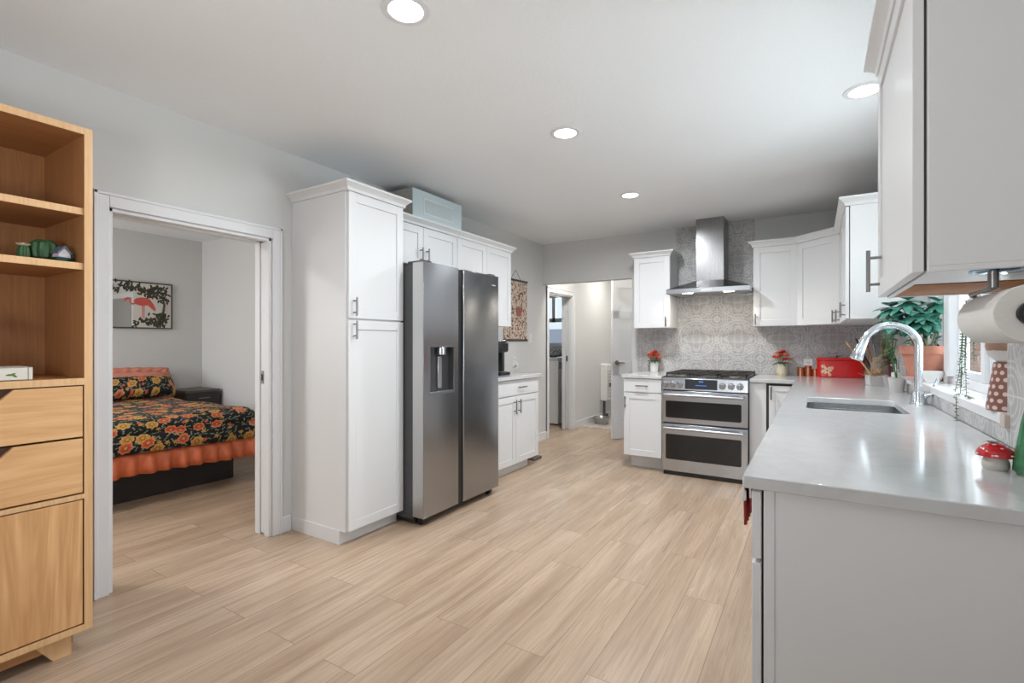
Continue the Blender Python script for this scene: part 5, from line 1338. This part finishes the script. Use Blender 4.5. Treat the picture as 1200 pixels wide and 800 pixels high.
pr = b_.build('paper_towel_roll', plain('paper_white', (0.74, 0.72, 0.69), 0.95, var=0.03, vscale=60, bmp=0.15, bscale=120), loc=(hx, 1.43, 1.266), bevel=0.002)
tag(pr, 'white paper towel roll hanging under the near wall cabinet', 'paper towel')

# towel on the near drawer handle
TW = plain('red_towel', (0.33, 0.035, 0.03), 0.9, var=0.25, vscale=30)
tw = thing('dish_towel', 'dark red dish towel with white edge over the near drawer handle', 'towel', (xF-0.058, 1.59, 0.832))
def towel(mat, name, y0, y1, zb1, zb2, off):
    b_ = B(); prof = []
    for k in range(7): prof.append((-0.010-off, zb1*(1-k/7)))
    for k in range(9): a = PI-PI*k/8; prof.append(((0.010+off)*math.cos(a), 0.004+(0.012+off)*math.sin(a)))
    for k in range(1, 8): prof.append((0.010+off, zb2*k/7))
    nY = 16; rows = []
    for j in range(nY+1):
        y = y0+(y1-y0)*j/nY
        rows.append([b_.bm.verts.new((x+(0.004*math.sin(j*1.3) if z < -0.03 else 0)*(1 if x < 0 else 0.3), y*(1-0.25*min(1, max(0, -z)/0.14)), z)) for x, z in prof])
    for a, c in zip(rows[:-1], rows[1:]):
        for k in range(len(prof)-1): b_.bm.faces.new((a[k], c[k], c[k+1], a[k+1]))
    o = b_.build(name, mat, tw, ang=80); sd = o.modifiers.new('thick', 'SOLIDIFY'); sd.thickness = 0.004; sd.offset = 1
    return o
towel(TW, 'cloth', -0.085, 0.075, -0.135, -0.09, 0.0)
towel(PORC, 'white_edge', -0.098, -0.086, -0.06, -0.05, 0.0)['label'] = 'white woven edge'

# ------------------------------------------------------------------ ceiling lights, added hall and bedroom fill lamps
LITE = emis('downlight_glow', (1.0, 0.985, 0.95), 9.0)
first = None
for (x, y), dim, lab in (((-1.285, 1.335), 1.1, 'round recessed ceiling light nearest the camera, at top of the photo'), ((-1.242, 2.605), 1.0, 'round recessed ceiling light in the middle of the ceiling'), ((-1.305, 3.98), 2.0, 'round recessed ceiling light farthest back, before the range hood'), ((0.205, 2.93), 0.5, 'round recessed ceiling light partly behind the near wall cabinet')):
    if first is None:
        first = thing('ceiling_light', lab, 'ceiling light', (x, y, ZC), 0, 'recessed ceiling lights')
        B().lathe([(0.062, 0), (0.088, 0), (0.088, -0.003), (0.070, -0.008), (0.064, -0.006)], n=40, cap=False).build('trim_ring', TRIMW, first)
        B().lathe([(0, -0.001), (0.066, -0.001), (0.064, -0.005), (0, -0.006)], n=40).build('diffuser', LITE, first)
        l = bpy.data.lights.new('downlight_light', 'AREA'); l.shape = 'DISK'; l.size = 0.12; l.spread = math.radians(172); l.energy = DOWNLIGHT_W; l.color = (0.92, 0.96, 1.0)
        lo = bpy.data.objects.new('downlight_light', l); COL.objects.link(lo); lo.parent = first; lo.location = (0, 0, -0.010)
    else:
        c = copy_tree(first); c.location = (x, y, ZC); c['label'] = lab
        for ch in c.children:
            if ch.type == 'LIGHT': ch.data = ch.data.copy(); ch.data.energy = DOWNLIGHT_W * dim
hl = thing('added_hall_lamp', 'added unseen round fill lamp in the hall behind the header', 'ceiling light', (-2.32, 5.66, ZC))  # unseen lamp added to brighten the hall
B().lathe([(0, 0), (0.15, 0), (0.15, -0.02), (0, -0.02)], n=40).build('canopy', TRIMW, hl)
B().lathe([(0, -0.02), (0.145, -0.02), (0.12, -0.06), (0, -0.075)], n=40).build('globe', emis('hall_globe', (1, 0.96, 0.9), 5.0), hl)
l = bpy.data.lights.new('hall_fill_light', 'AREA'); l.shape = 'DISK'; l.size = 0.26; l.energy = HALL_W; l.color = (1.0, 0.96, 0.90)
lo = bpy.data.objects.new('hall_fill_light', l); COL.objects.link(lo); lo.parent = hl; lo.location = (0, 0, -0.085)
c = copy_tree(hl); c.location = (-2.35, 7.20, ZC); c['label'] = 'second added unseen round fill lamp deeper in the hall, above the wall heater'  # another unseen lamp, added to brighten the hall wall
c = copy_tree(hl); c.name = 'added_bedroom_lamp'; c.location = (-4.05, 0.55, ZC); c['label'] = 'added unseen round fill lamp in the bedroom above the foot of the bed'  # unseen lamp added to brighten the bedroom floor
for ch in c.children:
    if ch.type == 'LIGHT': ch.data = ch.data.copy(); ch.data.energy = 15.0
